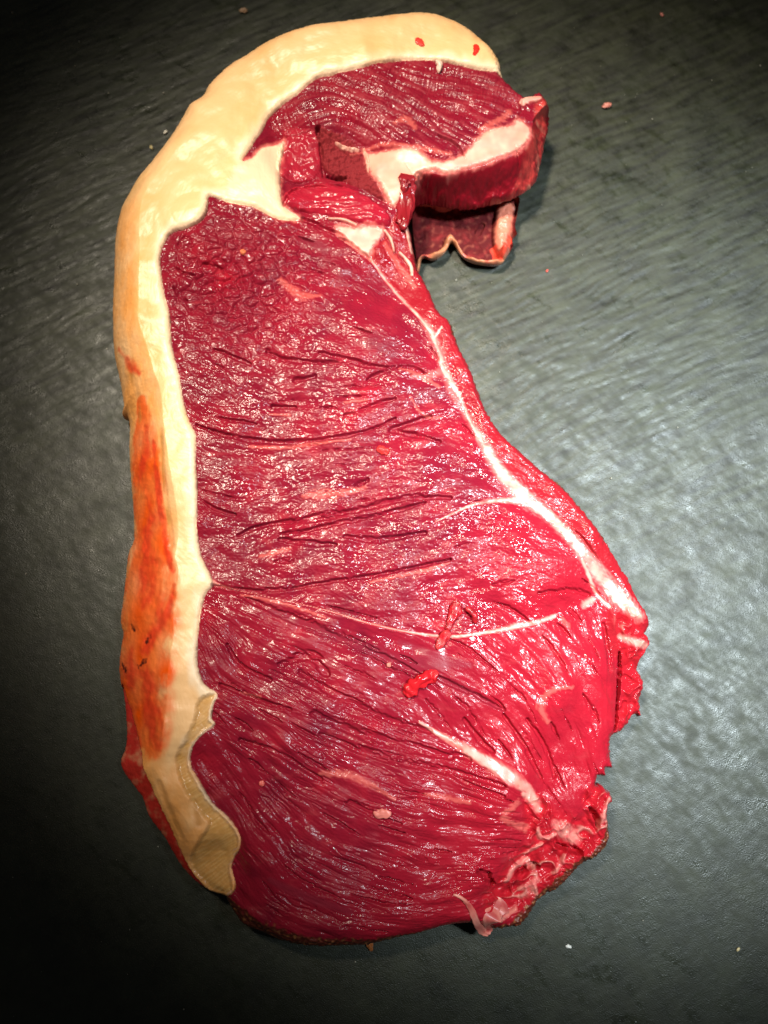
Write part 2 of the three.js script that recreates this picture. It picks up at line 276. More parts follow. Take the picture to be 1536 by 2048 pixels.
// areas that stay inside or run past the rim
const fatD = area([[1060, 150], [998, 141], [949, 138], [902, 128], [845, 121], [782, 125], [715, 141], [662, 151], [631, 157], [600, 182], [569, 200], [537, 225], [523, 255], [503, 292], [485, 322],
  [505, 318], [525, 292], [552, 280], [566, 280], [558, 323], [560, 375], [566, 411], [598, 430], [558, 437], [506, 417], [459, 409], [427, 399], [419, 404], [418, 420], [409, 443], [381, 461], [347, 469], [331, 487], [322, 519], [325, 558], [330, 591], [340, 630], [343, 669], [346, 702], [360, 754], [369, 812], [382, 851], [392, 871], [392, 920], [395, 965], [395, 1014], [394, 1063], [402, 1112], [425, 1164],
  [408, 1193], [399, 1242], [395, 1291], [396, 1333], [408, 1369], [434, 1388], [425, 1411], [421, 1437], [428, 1450], [402, 1470], [382, 1496], [376, 1529], [391, 1560], [419, 1611], [450, 1642], [473, 1677], [470, 1709], [458, 1728], [450, 1752], [457, 1800], [380, 1830], [250, 1760], [140, 1560], [120, 1200], [130, 600], [200, 300], [380, 80], [650, -40], [900, -40], [1060, 60]], 31, 0.16, 1.6);
const innerFatD = area([[480, 330], [505, 318], [525, 292], [552, 280], [568, 276], [558, 323], [560, 375], [566, 411], [600, 432], [558, 437], [506, 417], [459, 409], [455, 380], [470, 350]], 30, 0.2);
const fringeD = area([[434, 1386], [425, 1411], [421, 1437], [428, 1450], [402, 1470], [382, 1496], [376, 1529], [391, 1560], [419, 1611], [450, 1642], [473, 1677], [470, 1709], [458, 1728], [450, 1752], [456, 1800], [420, 1800], [392, 1775], [368, 1740], [385, 1698], [414, 1652], [400, 1630], [374, 1590], [356, 1545], [354, 1510], [373, 1480], [392, 1440], [400, 1400]], 28, 0.25);
const underD = area([[230, 1380], [256, 1400], [276, 1440], [300, 1500], [322, 1560], [346, 1620], [366, 1680], [388, 1730], [412, 1762], [440, 1800], [300, 1800], [150, 1600]], 12, 0.25);
const lowerD = area([[425, 1160], [445, 1215], [500, 1272], [600, 1330], [690, 1374], [770, 1420], [860, 1455], [930, 1495], [1020, 1555], [1085, 1605], [1110, 1640], [1250, 1640], [1250, 1950], [350, 1980], [300, 1500], [390, 1250]], 29, 0.2);
const cornerD = area([[425, 1165], [520, 1190], [640, 1217], [740, 1247], [880, 1268], [1000, 1258], [1070, 1245], [1110, 1232], [1190, 1190], [1222, 1240], [1240, 1350], [1320, 1450], [1280, 1600], [1110, 1640], [1085, 1605], [1020, 1555], [930, 1495], [860, 1455], [770, 1420], [690, 1374], [600, 1330], [500, 1272], [445, 1215]], 29, 0.2);
const headD = area([[1010, 140], [949, 138], [902, 128], [845, 121], [782, 125], [715, 141], [662, 151], [631, 157], [600, 182], [569, 200], [540, 235], [560, 262], [600, 262], [640, 256], [680, 285], [720, 290], [760, 290], [832, 300], [890, 318], [950, 288], [972, 266], [1022, 252], [1045, 212], [1045, 150]], 31, 0.3);
const lump1D = area([[573, 270], [634, 276], [640, 311], [643, 341], [620, 367], [576, 370], [555, 346], [564, 297]], 25, 0.3);
const lump2D = area([[634, 274], [673, 283], [711, 297], [731, 323], [752, 382], [772, 417], [722, 389], [678, 363], [649, 346], [640, 311]], 24, 0.4);
const lump3D = area([[567, 411], [582, 382], [620, 367], [673, 367], [722, 390], [769, 423], [781, 452], [746, 454], [711, 446], [658, 434], [620, 428], [587, 423]], 27, 0.25);
const lumpFatD = area([[672, 450], [711, 453], [740, 450], [768, 458], [749, 483], [737, 507], [705, 487]], 29, 0.5);
const hookFatD = area([[729, 291], [738, 297], [788, 298], [832, 300], [866, 326], [917, 317], [949, 288], [972, 266], [1022, 252], [1032, 236], [1050, 240], [1063, 266], [1037, 300], [993, 320], [949, 334], [917, 343], [890, 348], [868, 340], [841, 346], [829, 357], [808, 381], [803, 390], [788, 411], [773, 393], [760, 367], [742, 340]], 30, 0.35, 1.2);
const hookD = area([[841, 345], [868, 339], [890, 347], [917, 342], [949, 333], [993, 319], [1037, 299], [1063, 268], [1075, 225], [1130, 200], [1130, 400], [1000, 450], [830, 450], [800, 405], [808, 380], [829, 356]], 29, 0.3);
const sideD = area([[740, 505], [790, 570], [850, 643], [870, 672], [888, 735], [930, 810], [962, 872], [990, 915], [1018, 960], [1055, 990], [1100, 1027], [1150, 1080], [1200, 1140], [1228, 1200], [1230, 1300], [1330, 1340], [1340, 1200], [1200, 950], [1000, 780], [900, 560], [850, 440], [795, 420], [770, 470]], 29, 0.3);

const pinkSoft = S.array();
const seamA = line([[740, 512, 3.5], [790, 572, 4], [850, 643, 5], [868, 672, 7], [880, 705, 4.5], [890, 738, 9], [925, 800, 5], [945, 845, 4.5], [962, 872, 11], [985, 915, 14], [1015, 955, 16], [1050, 992, 22], [1100, 1028, 15], [1150, 1080, 16], [1200, 1135, 19], [1250, 1190, 22], [1292, 1230, 15]], 29);
line([[870, 672, 4], [884, 650, 2]], 29, seamA); line([[890, 738, 13], [862, 748, 10], [822, 752, 4]], 29, pinkSoft); line([[985, 905, 14], [965, 890, 11], [955, 870, 6]], 29, pinkSoft); line([[850, 640, 12], [880, 700, 14], [900, 770, 12], [950, 850, 12], [990, 925, 18], [1040, 985, 20]], 29, pinkSoft); line([[1018, 965, 14], [1000, 950, 9]], 29, seamA);
line([[1050, 1000, 10], [1000, 1000, 6], [950, 1008, 4], [905, 1028, 2.4], [870, 1045, 1]], 29, seamA); line([[1155, 1090, 6], [1200, 1180, 5], [1228, 1210, 5]], 28, seamA); line([[1243, 1272, 7], [1270, 1283, 11], [1298, 1290, 9]], 20, seamA);
const seamB = line([[428, 1166, 6], [455, 1175, 2], [500, 1186, 0.5], [640, 1217, 0.8], [740, 1247, 2], [830, 1266, 2.6], [900, 1273, 4], [950, 1268, 4], [1000, 1260, 5], [1040, 1250, 8], [1075, 1244, 6], [1115, 1230, 5]], 29.5); line([[1178, 1206, 10], [1195, 1196, 8]], 29, seamB);
const seamC = line([[840, 1445, 3], [880, 1470, 6], [930, 1498, 11], [980, 1528, 15], [1020, 1553, 17], [1050, 1575, 13], [1070, 1592, 9]], 29); line([[1050, 1590, 6], [1072, 1605, 13], [1082, 1625, 9]], 28, seamC);
const cornerFat = line([[1108, 1645, 10], [1130, 1662, 20], [1158, 1682, 12]], 18); line([[1012, 1764, 6], [1030, 1737, 8], [1056, 1722, 7], [1060, 1740, 5]], 18, cornerFat); line([[1040, 1780, 6], [1075, 1760, 7]], 15, cornerFat); line([[1195, 1650, 6], [1206, 1610, 6], [1212, 1592, 4]], 14, cornerFat); line([[1000, 1834, 6], [1030, 1815, 5]], 13, cornerFat); line([[1085, 1690, 4], [1070, 1700, 5], [1052, 1712, 4]], 20, cornerFat); line([[1105, 1745, 4], [1118, 1728, 6], [1126, 1708, 4]], 14, cornerFat); line([[1075, 1655, 4], [1080, 1675, 6], [1098, 1676, 5], [1112, 1670, 5]], 20, cornerFat);
const smallFat = line([[672, 284, 3], [690, 292, 5], [716, 294, 4]], 29); line([[727, 290, 4], [734, 310, 5], [736, 338, 3]], 30, smallFat); line([[1040, 222, 8], [1052, 216, 9], [1075, 212, 6]], 24, smallFat); line([[658, 436, 3], [690, 440, 4], [712, 450, 4]], 28.5, smallFat); line([[770, 465, 4], [782, 480, 4], [788, 500, 3]], 27, smallFat); line([[800, 510, 4], [820, 530, 5], [824, 552, 4]], 24, smallFat); line([[808, 455, 6], [812, 480, 6], [822, 520, 4]], 18, smallFat);

// cuts and folds in the muscle
const crease = line([[395, 852, 3], [440, 868, 6], [500, 880, 7], [560, 884, 7], [640, 880, 7], [690, 872, 6], [740, 858, 4], [790, 835, 3]], 30);
for (const c of [
  [[900, 995, 4], [830, 995, 7], [760, 1008, 7], [690, 1025, 6], [650, 1032, 9], [590, 1042, 6], [520, 1052, 5], [475, 1070, 3]], [[850, 1005, 3], [760, 1030, 5], [680, 1045, 5], [600, 1065, 3]], [[690, 1072, 4], [760, 1079, 7], [850, 1066, 4]], [[560, 1078, 4], [610, 1086, 7], [672, 1088, 3]],
  [[430, 700, 3], [480, 720, 5], [500, 728, 3]], [[535, 703, 6], [580, 720, 6], [640, 726, 5], [700, 726, 3]], [[640, 705, 4], [700, 722, 6], [760, 735, 5], [830, 737, 3]], [[735, 758, 3], [770, 741, 6], [820, 734, 7], [845, 742, 4]], [[785, 855, 4], [830, 840, 6], [862, 829, 3]], [[782, 858, 5], [830, 868, 6], [880, 880, 3]],
  [[427, 1172, 5], [480, 1182, 6], [560, 1179, 5], [640, 1166, 4], [760, 1148, 4], [900, 1118, 3]], [[545, 812, 4], [590, 813, 3]], [[690, 830, 3], [760, 805, 5], [790, 795, 3]], [[715, 970, 7], [735, 960, 4]], [[590, 760, 6], [630, 752, 4]], [[400, 1000, 3], [440, 1022, 5], [470, 1030, 3]],
  [[600, 1345, 6], [690, 1400, 8], [780, 1440, 8], [860, 1464, 5]], [[630, 1428, 9], [720, 1468, 11], [830, 1498, 10], [940, 1520, 6]], [[640, 1470, 6], [760, 1512, 9], [900, 1545, 8], [1010, 1575, 5]], [[480, 1190, 6], [560, 1226, 10], [640, 1258, 12], [720, 1294, 11], [800, 1332, 8], [830, 1345, 5]], [[560, 1330, 6], [620, 1310, 10], [650, 1345, 9]],
  [[900, 1550, 4], [960, 1580, 5], [1010, 1595, 3]], [[860, 1350, 5], [930, 1380, 6], [1010, 1420, 4]], [[930, 1440, 4], [960, 1480, 6], [990, 1505, 4]], [[1010, 1430, 3], [1050, 1490, 5], [1090, 1560, 4]], [[1060, 1440, 3], [1100, 1500, 5], [1120, 1560, 4]], [[455, 1290, 3], [480, 1330, 5], [540, 1360, 4]], [[440, 1370, 4], [500, 1395, 6], [580, 1420, 4]], [[480, 1480, 4], [560, 1510, 6], [640, 1560, 4]], [[700, 1605, 5], [760, 1640, 6], [800, 1650, 4]],
  [[1080, 1185, 3], [1150, 1178, 6], [1190, 1185, 5]], [[1222, 1245, 5], [1232, 1300, 6], [1235, 1340, 6]], [[605, 433, 5], [640, 446, 6], [678, 466, 6], [740, 512, 4]], [[566, 410, 4], [590, 378, 5], [625, 366, 5], [680, 362, 5]], [[640, 280, 4], [646, 340, 4]],
]) line(c.map(([u, v, w]) => [u, v, w * 1.25]), 30, crease);
const pit = line([[637, 266, 7], [637, 274, 6]], 27); line([[655, 352, 4], [672, 355, 7], [690, 357, 4]], 26, pit); line([[955, 1738, 6], [972, 1748, 11], [985, 1766, 6]], 19, pit); line([[1236, 1305, 4], [1238, 1345, 8], [1236, 1380, 6], [1232, 1440, 7], [1226, 1458, 5]], 15, pit); line([[1036, 1748, 7], [1062, 1732, 9], [1078, 1736, 5]], 16, pit); line([[1112, 1688, 6], [1142, 1697, 9], [1160, 1704, 5]], 13, pit); line([[1172, 1612, 5], [1186, 1632, 6], [1190, 1650, 3]], 12, pit); line([[835, 390, 11], [850, 398, 9]], 17, pit);
const pink = line([[608, 992, 7], [640, 988, 15], [675, 988, 12], [730, 975, 6]], 30);
for (const c of [[[500, 894, 4], [560, 895, 7], [640, 886, 6], [700, 880, 4]], [[520, 1112, 5], [550, 1105, 9], [580, 1096, 4]], [[640, 1548, 7], [690, 1550, 11], [740, 1570, 8], [790, 1600, 5]], [[690, 805, 3], [715, 802, 5], [735, 800, 2]], [[800, 735, 4], [835, 745, 9], [880, 770, 5]], [[820, 790, 3], [845, 825, 4], [880, 832, 5]], [[590, 590, 6], [620, 586, 4]], [[560, 560, 9], [600, 590, 14], [640, 590, 5]], [[790, 250, 6], [815, 242, 12], [830, 260, 7]], [[1020, 220, 9], [1000, 240, 12], [960, 262, 8]], [[700, 300, 3], [760, 285, 6], [840, 300, 8], [900, 312, 8]], [[1100, 1445, 7], [1085, 1410, 11], [1110, 1380, 7], [1150, 1375, 5]], [[1130, 1236, 8], [1145, 1250, 7]], [[480, 1385, 3], [520, 1395, 5]], [[1060, 1665, 12], [1010, 1640, 9], [1040, 1610, 9]], [[940, 1610, 5], [900, 1600, 8], [850, 1590, 4]], [[540, 828, 3], [580, 830, 4]], [[740, 1165, 4], [850, 1140, 6], [900, 1125, 3]], [[480, 1190, 3], [560, 1205, 5], [650, 1235, 4]], [[770, 480, 8], [800, 520, 10], [830, 560, 8]]]) line(c, 30, pink);
const silver = line([[540, 1222, 6], [640, 1262, 13], [740, 1300, 14], [800, 1325, 20], [880, 1325, 18], [940, 1330, 8]], 29.5); line([[800, 1285, 8], [870, 1310, 10], [930, 1325, 6]], 29.5, silver); line([[870, 1352, 5], [930, 1380, 9], [1010, 1424, 4]], 29, silver); line([[600, 475, 8], [640, 490, 14], [650, 505, 8]], 29, silver); line([[540, 1760, 7], [600, 1790, 12], [700, 1825, 8]], 26, silver);
// stains of blood on the outer fat
const stain = line([[243, 705, 10], [268, 738, 16], [296, 768, 12]], 18);
for (const c of [[[308, 870, 10], [300, 960, 22], [308, 1015, 14], [318, 1050, 20]], [[326, 900, 7], [334, 1000, 10], [346, 1080, 12], [364, 1150, 9]], [[300, 1070, 20], [305, 1120, 36], [318, 1180, 40], [330, 1225, 30]], [[300, 1300, 22], [330, 1262, 26], [358, 1225, 17], [369, 1180, 6]], [[262, 1370, 22], [300, 1352, 36], [310, 1400, 44], [326, 1455, 32], [340, 1488, 8]], [[262, 1300, 16], [258, 1350, 24]], [[262, 1420, 14], [284, 1480, 16]]]) line(c.map(([u, v, w]) => [u, v, w * 1.2]), 16, stain);
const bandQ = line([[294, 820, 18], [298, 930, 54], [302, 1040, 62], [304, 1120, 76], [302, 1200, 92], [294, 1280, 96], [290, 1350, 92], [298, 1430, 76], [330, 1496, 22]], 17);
const ooze = line([[268, 740, 8], [284, 800, 12], [292, 850, 16]], 16); for (const c of [[[338, 880, 7], [345, 1000, 8], [358, 1100, 9]], [[395, 1600, 9], [405, 1640, 12]], [[330, 1560, 8], [350, 1620, 8], [368, 1670, 7]]]) line(c, 20, ooze);
const spotDark = line([[272, 1254, 6], [278, 1262, 6]], 12); line([[306, 1286, 7], [312, 1276, 7]], 16, spotDark); line([[290, 1334, 6], [308, 1322, 7]], 14, spotDark); line([[254, 1330, 6], [262, 1342, 8]], 8, spotDark);

const [CX, CZ] = grainField(S, [
  [450, 600, 12], [600, 560, 10], [750, 600, 25], [400, 700, 30], [600, 700, 12], [800, 740, -5], [850, 800, -12], [500, 870, 5], [700, 880, -3], [850, 850, -22], [930, 900, 12], [600, 1000, -15], [750, 960, -8], [900, 1000, -2], [500, 1080, -20], [700, 1080, 6], [900, 1080, -15], [1050, 1060, 25], [600, 1150, -8], [800, 1150, -18], [1000, 1130, -15], [1150, 1120, 22], [500, 1180, 12], [700, 1200, 14], [420, 950, 20], [430, 1080, 20], [600, 800, 0], [460, 780, 25],
  [500, 1230, 25], [700, 1290, 20], [900, 1330, 24], [1000, 1300, 45], [1100, 1350, 52], [1000, 1420, 40], [1100, 1450, 62], [1150, 1520, 72], [1050, 1520, 58], [1180, 1350, 62], [880, 1420, 50], [950, 1470, 55],
  [450, 1300, 60], [480, 1400, 30], [550, 1380, 25], [700, 1440, 24], [850, 1510, 17], [950, 1580, 14], [500, 1500, 40], [600, 1550, 30], [700, 1600, 25], [850, 1640, 12], [1000, 1650, 5], [480, 1620, 60], [550, 1650, 45], [650, 1700, 25], [800, 1720, 14], [950, 1720, 2], [520, 1750, 50], [600, 1820, 25], [750, 1850, 8], [900, 1800, -8],
  [600, 220, -20], [700, 190, 28], [800, 180, 25], [900, 180, 8], [980, 200, 10], [850, 260, 35], [750, 240, 35], [950, 240, 25], [650, 250, -10],
  [850, 600, 55], [900, 700, 65], [960, 850, 60], [1080, 970, 45], [1200, 1090, 55], [1280, 1220, 70], [800, 500, 55],
  [950, 370, 80], [870, 370, 85], [1030, 350, 75], [680, 400, 12], [600, 320, 80], [700, 340, 40], [1150, 1650, 60], [1050, 1780, -35],
  [300, 400, -60], [270, 600, 90], [300, 800, 88], [340, 1000, 86], [320, 1200, 90], [330, 1400, 86], [350, 1500, 65], [400, 1680, 60], [700, 80, -10], [500, 180, -40], [900, 80, 10],
], 29);
const raw = (l, s, p = 1) => S.each((x, z) => noise(x / l, z / l, s) * p);
const F1 = S.comb(S.each((x, z) => noise(x / 1.8, z / 1.8, 101) + 0.6 * noise(x / 0.9, z / 0.9, 106)), CX, CZ, 34), F2 = S.comb(raw(0.8, 102), CX, CZ, 3), F4 = S.comb(raw(4.2, 107), CX, CZ, 22), F3 = S.comb(raw(3.1, 103), CX, CZ, 70), FX = S.comb(raw(0.6, 105), CZ, CX.map((v) => -v), 13);

// more small splits, following the grain
{
  const r = rng(515), pick = () => { for (;;) { const n = Math.floor(r() * S.N); if (D[n] > 5 && fatD[n] < -1.5 && hookD[n] < -1 && headD[n] < -0.5 && (lowerD[n] > 0 || cornerD[n] > 0 || r() < 0.35)) return n; } };
  for (let k = 0; k < 120; k++) {
    let n = pick(), x = S.x0 + (n % S.W) * G, z = S.z0 + Math.floor(n / S.W) * G, px = CX[n], pz = CZ[n];
    const L = 6 + 20 * r() * r(), w = 0.35 + 0.75 * r() * r() + (lowerD[n] > 0 ? 0.15 : 0), pts = [], bend = (r() - 0.5) * 0.05;
    if (r() < 0.5) { px = -px; pz = -pz; }
    for (let t = 0; t <= L; t += 0.7) {
      pts.push([x, z, 1.35 * w * Math.sin(Math.PI * Math.min(1, 0.06 + t / L * 0.9)) * (0.75 + 0.5 * r())]);
      const m = Math.round((z - S.z0) / G) * S.W + Math.round((x - S.x0) / G); if (!(D[m] > 2) || fatD[m] > -0.6) break;
      let dx = CX[m], dz = CZ[m]; if (dx * px + dz * pz < 0) { dx = -dx; dz = -dz; } px = dx - bend * dz; pz = dz + bend * dx; x += px * 0.7 + 0.12 * (r() - 0.5); z += pz * 0.7 + 0.12 * (r() - 0.5);
    }
    if (pts.length > 3) { const q = S.stroke(pts), amp = 0.25 + 0.55 * r(); for (let m = 0; m < S.N; m++) if (q[m] > 0 && q[m] * amp > crease[m]) crease[m] = q[m] * amp; }
  }
}

// broad heights
const HB = (() => {
  const s = [[500, 600, 30], [700, 700, 30.5], [600, 900, 30], [850, 1000, 30], [700, 1150, 30], [480, 1100, 29.5], [1050, 1120, 29], [950, 1330, 29], [1120, 1380, 27.5], [600, 1450, 29.5], [800, 1600, 28.5], [1000, 1580, 28], [550, 1700, 27], [750, 1780, 25], [950, 1720, 24], [1100, 1620, 22], [1150, 1680, 15], [1050, 1780, 14], [1180, 1560, 20], [1000, 820, 27], [1150, 1030, 26], [900, 680, 27.5], [820, 540, 24], [1260, 1220, 22], [1265, 1300, 17], [1262, 1340, 12], [1262, 1385, 11.5], [1250, 1425, 11], [1205, 1400, 24], [1200, 1340, 26], [1195, 1460, 22],
    [600, 320, 25], [700, 340, 24], [690, 410, 27.5], [740, 480, 28], [650, 220, 31], [800, 200, 31.5], [950, 200, 30], [850, 280, 31], [1000, 280, 30.5], [780, 350, 29.5], [1040, 230, 28], [510, 380, 31.5], [450, 300, 32], [700, 100, 32], [900, 100, 31], [380, 420, 33.5], [300, 500, 32], [300, 700, 32], [340, 850, 31.5], [360, 1000, 31.5], [375, 1150, 31], [370, 1300, 31], [370, 1450, 30], [370, 1550, 27], [400, 1650, 25], [430, 1730, 18]].map(([u, v, h]) => [...place(u, v, h), h]);
  const K = 8, cw = Math.ceil(S.W / K) + 2, ch = Math.ceil(S.H / K) + 2, Q = new Plan(S.x0, S.z0, S.x0 + (cw - 1) * K * G, S.z0 + (ch - 1) * K * G, K * G);
  const c = Q.each((x, z) => { let a = 0, t = 0; for (const [px, pz, h] of s) { const w = 1 / ((x - px) ** 2 + (z - pz) ** 2 + 60) ** 2; a += w * h; t += w; } return a / t; });
  return S.each((x, z) => Q.at(c, x, z));
})();
// the cut front of the hook: from its upper edge down to the rim
const hookTop = S.sdf([...spline([[803, 392], [841, 346], [890, 348], [949, 334], [993, 320], [1037, 300], [1062, 272]], false, 4), [1062, 100], [700, 100], [760, 392]].map(([u, v]) => place(u, v, 30.5)));

const rindQ = line([[898, 652, 7], [920, 700, 8], [946, 752, 6], [961, 800, 5], [980, 838, 6], [1008, 876, 6], [1047, 912, 6], [1089, 948, 6], [1120, 973, 6], [1170, 1028, 5], [1200, 1070, 5], [1228, 1112, 3]], 21);
line([[462, 1806, 18], [500, 1842, 30], [560, 1868, 30], [640, 1880, 26], [720, 1880, 20], [780, 1870, 12], [850, 1858, 5]], 14, rindQ); line([[1208, 1628, 8], [1207, 1662, 15], [1186, 1700, 14], [1150, 1722, 15], [1115, 1752, 16], [1080, 1782, 14], [1050, 1815, 16], [1018, 1842, 13], [975, 1848, 7]], 6, rindQ);
const ragQ = line([[1060, 1600, 25], [1085, 1650, 50], [1120, 1690, 70], [1060, 1750, 62], [1000, 1800, 45]], 16); line([[1180, 1590, 30], [1190, 1640, 40], [1150, 1680, 50]], 12, ragQ); line([[1245, 1235, 26], [1262, 1290, 34]], 17, ragQ); line([[1264, 1290, 34], [1262, 1340, 32], [1268, 1390, 36], [1246, 1450, 26]], 11, ragQ);
const hookEndQ = line([[1078, 225, 20], [1080, 270, 24], [1066, 330, 30], [1050, 372, 24], [1018, 392, 12], [960, 412, 5]], 22);
const [pebX, pebZ] = place(480, 570, 30), [lobeX, lobeZ] = place(390, 425, 33), hookMidX = place(868, 330, 30)[0], notchZ = place(900, 440, 14)[1];
const tailZ = place(350, 1500, 25)[1], soakGlowZ = place(250, 470, 10)[1], soakGlowOn = (z) => smooth(soakGlowZ - 12, soakGlowZ + 18, z + 8 * noise(z / 7, 3.3, 4));
const TOP = S.array(), BOT = S.array(), COL = [S.array(), S.array(), S.array()], PART = new Uint8Array(S.N);
S.rim = E0;
const mixc = (c, r, g, b, t) => { c[0] += (r - c[0]) * t; c[1] += (g - c[1]) * t; c[2] += (b - c[2]) * t; };
for (let j = 0, n = 0; j < S.H; j++) for (let i = 0; i < S.W; i++, n++) {
  const d = D[n]; if (d < -1) continue;
  const x = S.x0 + i * G, z = S.z0 + j * G;
  const fat = smooth(-0.12, 0.12, fatD[n]), under = smooth(-0.2, 0.2, underD[n]) * fat, fringe = smooth(-0.6, 1.0, fringeD[n]) * fat * (1 - under);
  const sA = seamA[n], sB = seamB[n], sC = seamC[n], sK = cornerFat[n], sS = smallFat[n];
  const rag = 0.16 * F2[n] * 0.5 + 0.1 * noise(x / 1.1, z / 1.1, 66);
  const brk = 0.55 * fbm(x / 5, z / 5, 3, 68);
  const seam = Math.max(smooth(0.15, 0.85, sA * (1.0 + 1.4 * brk) + rag * Math.min(1, sA * 4)), 0.9 * smooth(0.15, 0.85, sB * (1 + 1.3 * brk) + rag * Math.min(1, sB * 4)), smooth(0.15, 0.75, sC * (1.05 + brk) + rag * Math.min(1, sC * 4)), 0.8 * smooth(0.15, 1.0, sK * (1 + 1.5 * fbm(x / 3, z / 3, 3, 67)) + 2.0 * rag * Math.min(1, sK * 4)), smooth(0.15, 0.5, sS + rag * Math.min(1, sS * 4)), smooth(-0.3, 1.1, hookFatD[n] + 0.5 * noise(x / 1.6, z / 1.6, 69)), smooth(-0.3, 1.0, lumpFatD[n] + 0.5 * noise(x / 1.4, z / 1.4, 70)), smooth(-0.2, 0.2, innerFatD[n])) * (1 - fat * (innerFatD[n] > 0 ? 0 : 1));
  const lower = smooth(-0.5, 0.5, lowerD[n]), corner = smooth(-0.5, 0.5, cornerD[n]), side = smooth(-0.4, 0.4, sideD[n]), head = smooth(-0.3, 0.3, headD[n]);
  const hook = smooth(-0.3, 0.3, hookD[n]), l1 = smooth(-0.2, 0.5, lump1D[n]), l2 = smooth(-0.2, 0.5, lump2D[n]), l3 = smooth(-0.2, 0.4, lump3D[n]), lumps = Math.max(l1, l2, l3);
  const meat = (1 - fat) * (1 - seam), sil = clamp(silver[n] * 1.6);
  // ---- height
  let h = HB[n] + 0.9 * fbm(x / 24, z / 24, 2, 120) + 0.55 * fbm(x / 9, z / 7.5, 2, 122);
  const pebU = (x - pebX) / 24, pebV = (z - pebZ) / 22, peb = Math.exp(-pebU * pebU - pebV * pebV) * (1 - lower) * (1 - fat);
  const body = 1 - clamp(lower + corner), run = smooth(-0.25, 0.45, fbm(x / 15, z / 12, 2, 125)), torn = lower + corner * 0.8 + body * (0.15 + 0.5 * run);
  let f = 0;
  f += (F1[n] * 0.045 + F3[n] * 0.10) * torn * (1 - 0.5 * body) * (1 - 0.5 * lumps) + F4[n] * (0.17 + 0.02 * lower) * (1 - lumps);
  { const t = F1[n] * 0.7 + F3[n] * 0.5; f -= Math.max(0, -t - 1.15) * 0.55 * torn * (1 - 0.75 * body) * smooth(-0.2, 0.4, fbm(x / 11, z / 11, 2, 126)); }        // open splits between bundles
  f += F2[n] * (0.026 + 0.006 * (1 - lower)) + 0.034 * noise(x / 0.6, z / 0.55, 130) + 0.03 * FX[n] * lower * smooth(0, 0.5, fbm(x / 13, z / 13, 2, 127));
  { const w = 1 - Math.abs(noise(x / 2.6 + 0.5 * F3[n] * 0.4, z / 1.9, 131)), v = 1 - Math.abs(noise(x / 1.2, z / 0.9, 133)); f += (body * 0.9 + 0.2) * (1 - 0.7 * lumps) * (0.12 * w * w + 0.11 * v * v - 0.12) * (1 - 0.6 * run * 0.5); }      // crazed skin of the cut
  if (lower > 0.02) { const w = (F3[n] * 0.75 + F1[n] * 0.35 + 0.5 * noise(x / 6, z / 6, 134)) * 0.95, s = w - Math.floor(w), k = 0.15 + 0.95 * smooth(-0.35, 0.5, fbm(x / 16, z / 11, 2, 135)); f += lower * k * 0.52 * (Math.pow(s, 0.55) * (1 - smooth(0.9, 1, s)) - 0.55); }
  if (peb > 0.03) { const [a, b] = worley(x / 4.2 + 0.4 * noise(x / 4, z / 4, 9), z / 3.6, 3); f += peb * (1.5 * dome(clamp((b - a) * 1.6)) - 0.9); const [a2, b2] = worley(x / 1.9, z / 1.5, 6); f += peb * 0.28 * smooth(0, 0.5, b2 - a2); }
  f *= 1 - 0.75 * sil;
  h += meat * f * (1 - 0.75 * hook);
  h -= crease[n] > 0 ? (1 - fat) * (1 - seam * 0.6) * 1.35 * smooth(0.05, 0.75, crease[n] * (1 + 0.5 * noise(x / 5, z / 5, 137)) + 0.16 * F1[n] * Math.min(1, crease[n] * 4) + 0.12 * F2[n] * Math.min(1, crease[n] * 4)) : 0;
  h -= pit[n] > 0 ? 3.6 * smooth(0, 0.8, pit[n] * (1 + 0.8 * noise(x / 1.6, z / 1.6, 138)) + 0.3 * noise(x / 0.9, z / 0.9, 139) * Math.min(1, pit[n] * 3)) : 0;
  h += pink[n] > 0 ? meat * 0.16 * smooth(0, 0.7, pink[n]) : 0;
  h += seam * 0.15 * (1 - fat) + (sC > 0 ? 0.25 * dome(sC) : 0) - (sA > 0 ? 0.15 * smooth(0, 0.6, sA) * (1 - fat) : 0) - (sB > 0 ? 0.25 * smooth(0, 0.7, sB) * (1 - fat) : 0) + (sK > 0 ? 0.35 * smooth(0, 1, sK) : 0) + (sS > 0 ? 0.9 * dome(sS) : 0) + (hookFatD[n] > 0 ? 0.7 * dome(hookFatD[n] / 1.5) : 0);
  h += side * (1 - seam) * (0.5 * dome(sideD[n] / 3) - 0.4) + l1 * (1.8 * dome(lump1D[n] / 5) + 0.5 * noise(x / 2.4, z / 2.4, 146)) + l2 * (1.2 * dome(lump2D[n] / 4) + 0.8 * noise(x / 1.6, z / 1.6, 144) + 0.5 * noise(x / 0.8, z / 0.8, 145)) + l3 * (1.9 * dome(lump3D[n] / 5) + 0.4 * noise(x / 5, z / 1.8, 147));
  h += head * (0.07 * F1[n] + 0.05 * FX[n] + 0.9 * dome(headD[n] / 1.2) - 0.4);
  const rg = ragQ[n] > 0 ? smooth(0, 0.5, ragQ[n]) * (1 - fat) : 0;
  let ridge = 0;
  if (rg > 0) { const wx = x + 1.6 * noise(x / 4, z / 4, 180), wz = z + 1.6 * noise(x / 4, z / 4, 181); ridge = 1 - Math.abs(noise(wx / 5.5, wz / 5.5, 182)) * 1.6; const r2 = 1 - Math.abs(noise(wx / 2.2, wz / 2.2, 183)) * 1.5; h += rg * (1.5 * Math.max(0, ridge) ** 2 + 0.35 * r2 - 1.2 + 1.6 * noise(x / 9, z / 9, 184) + 0.7 * noise(x / 3.5, z / 3.5, 185)); }
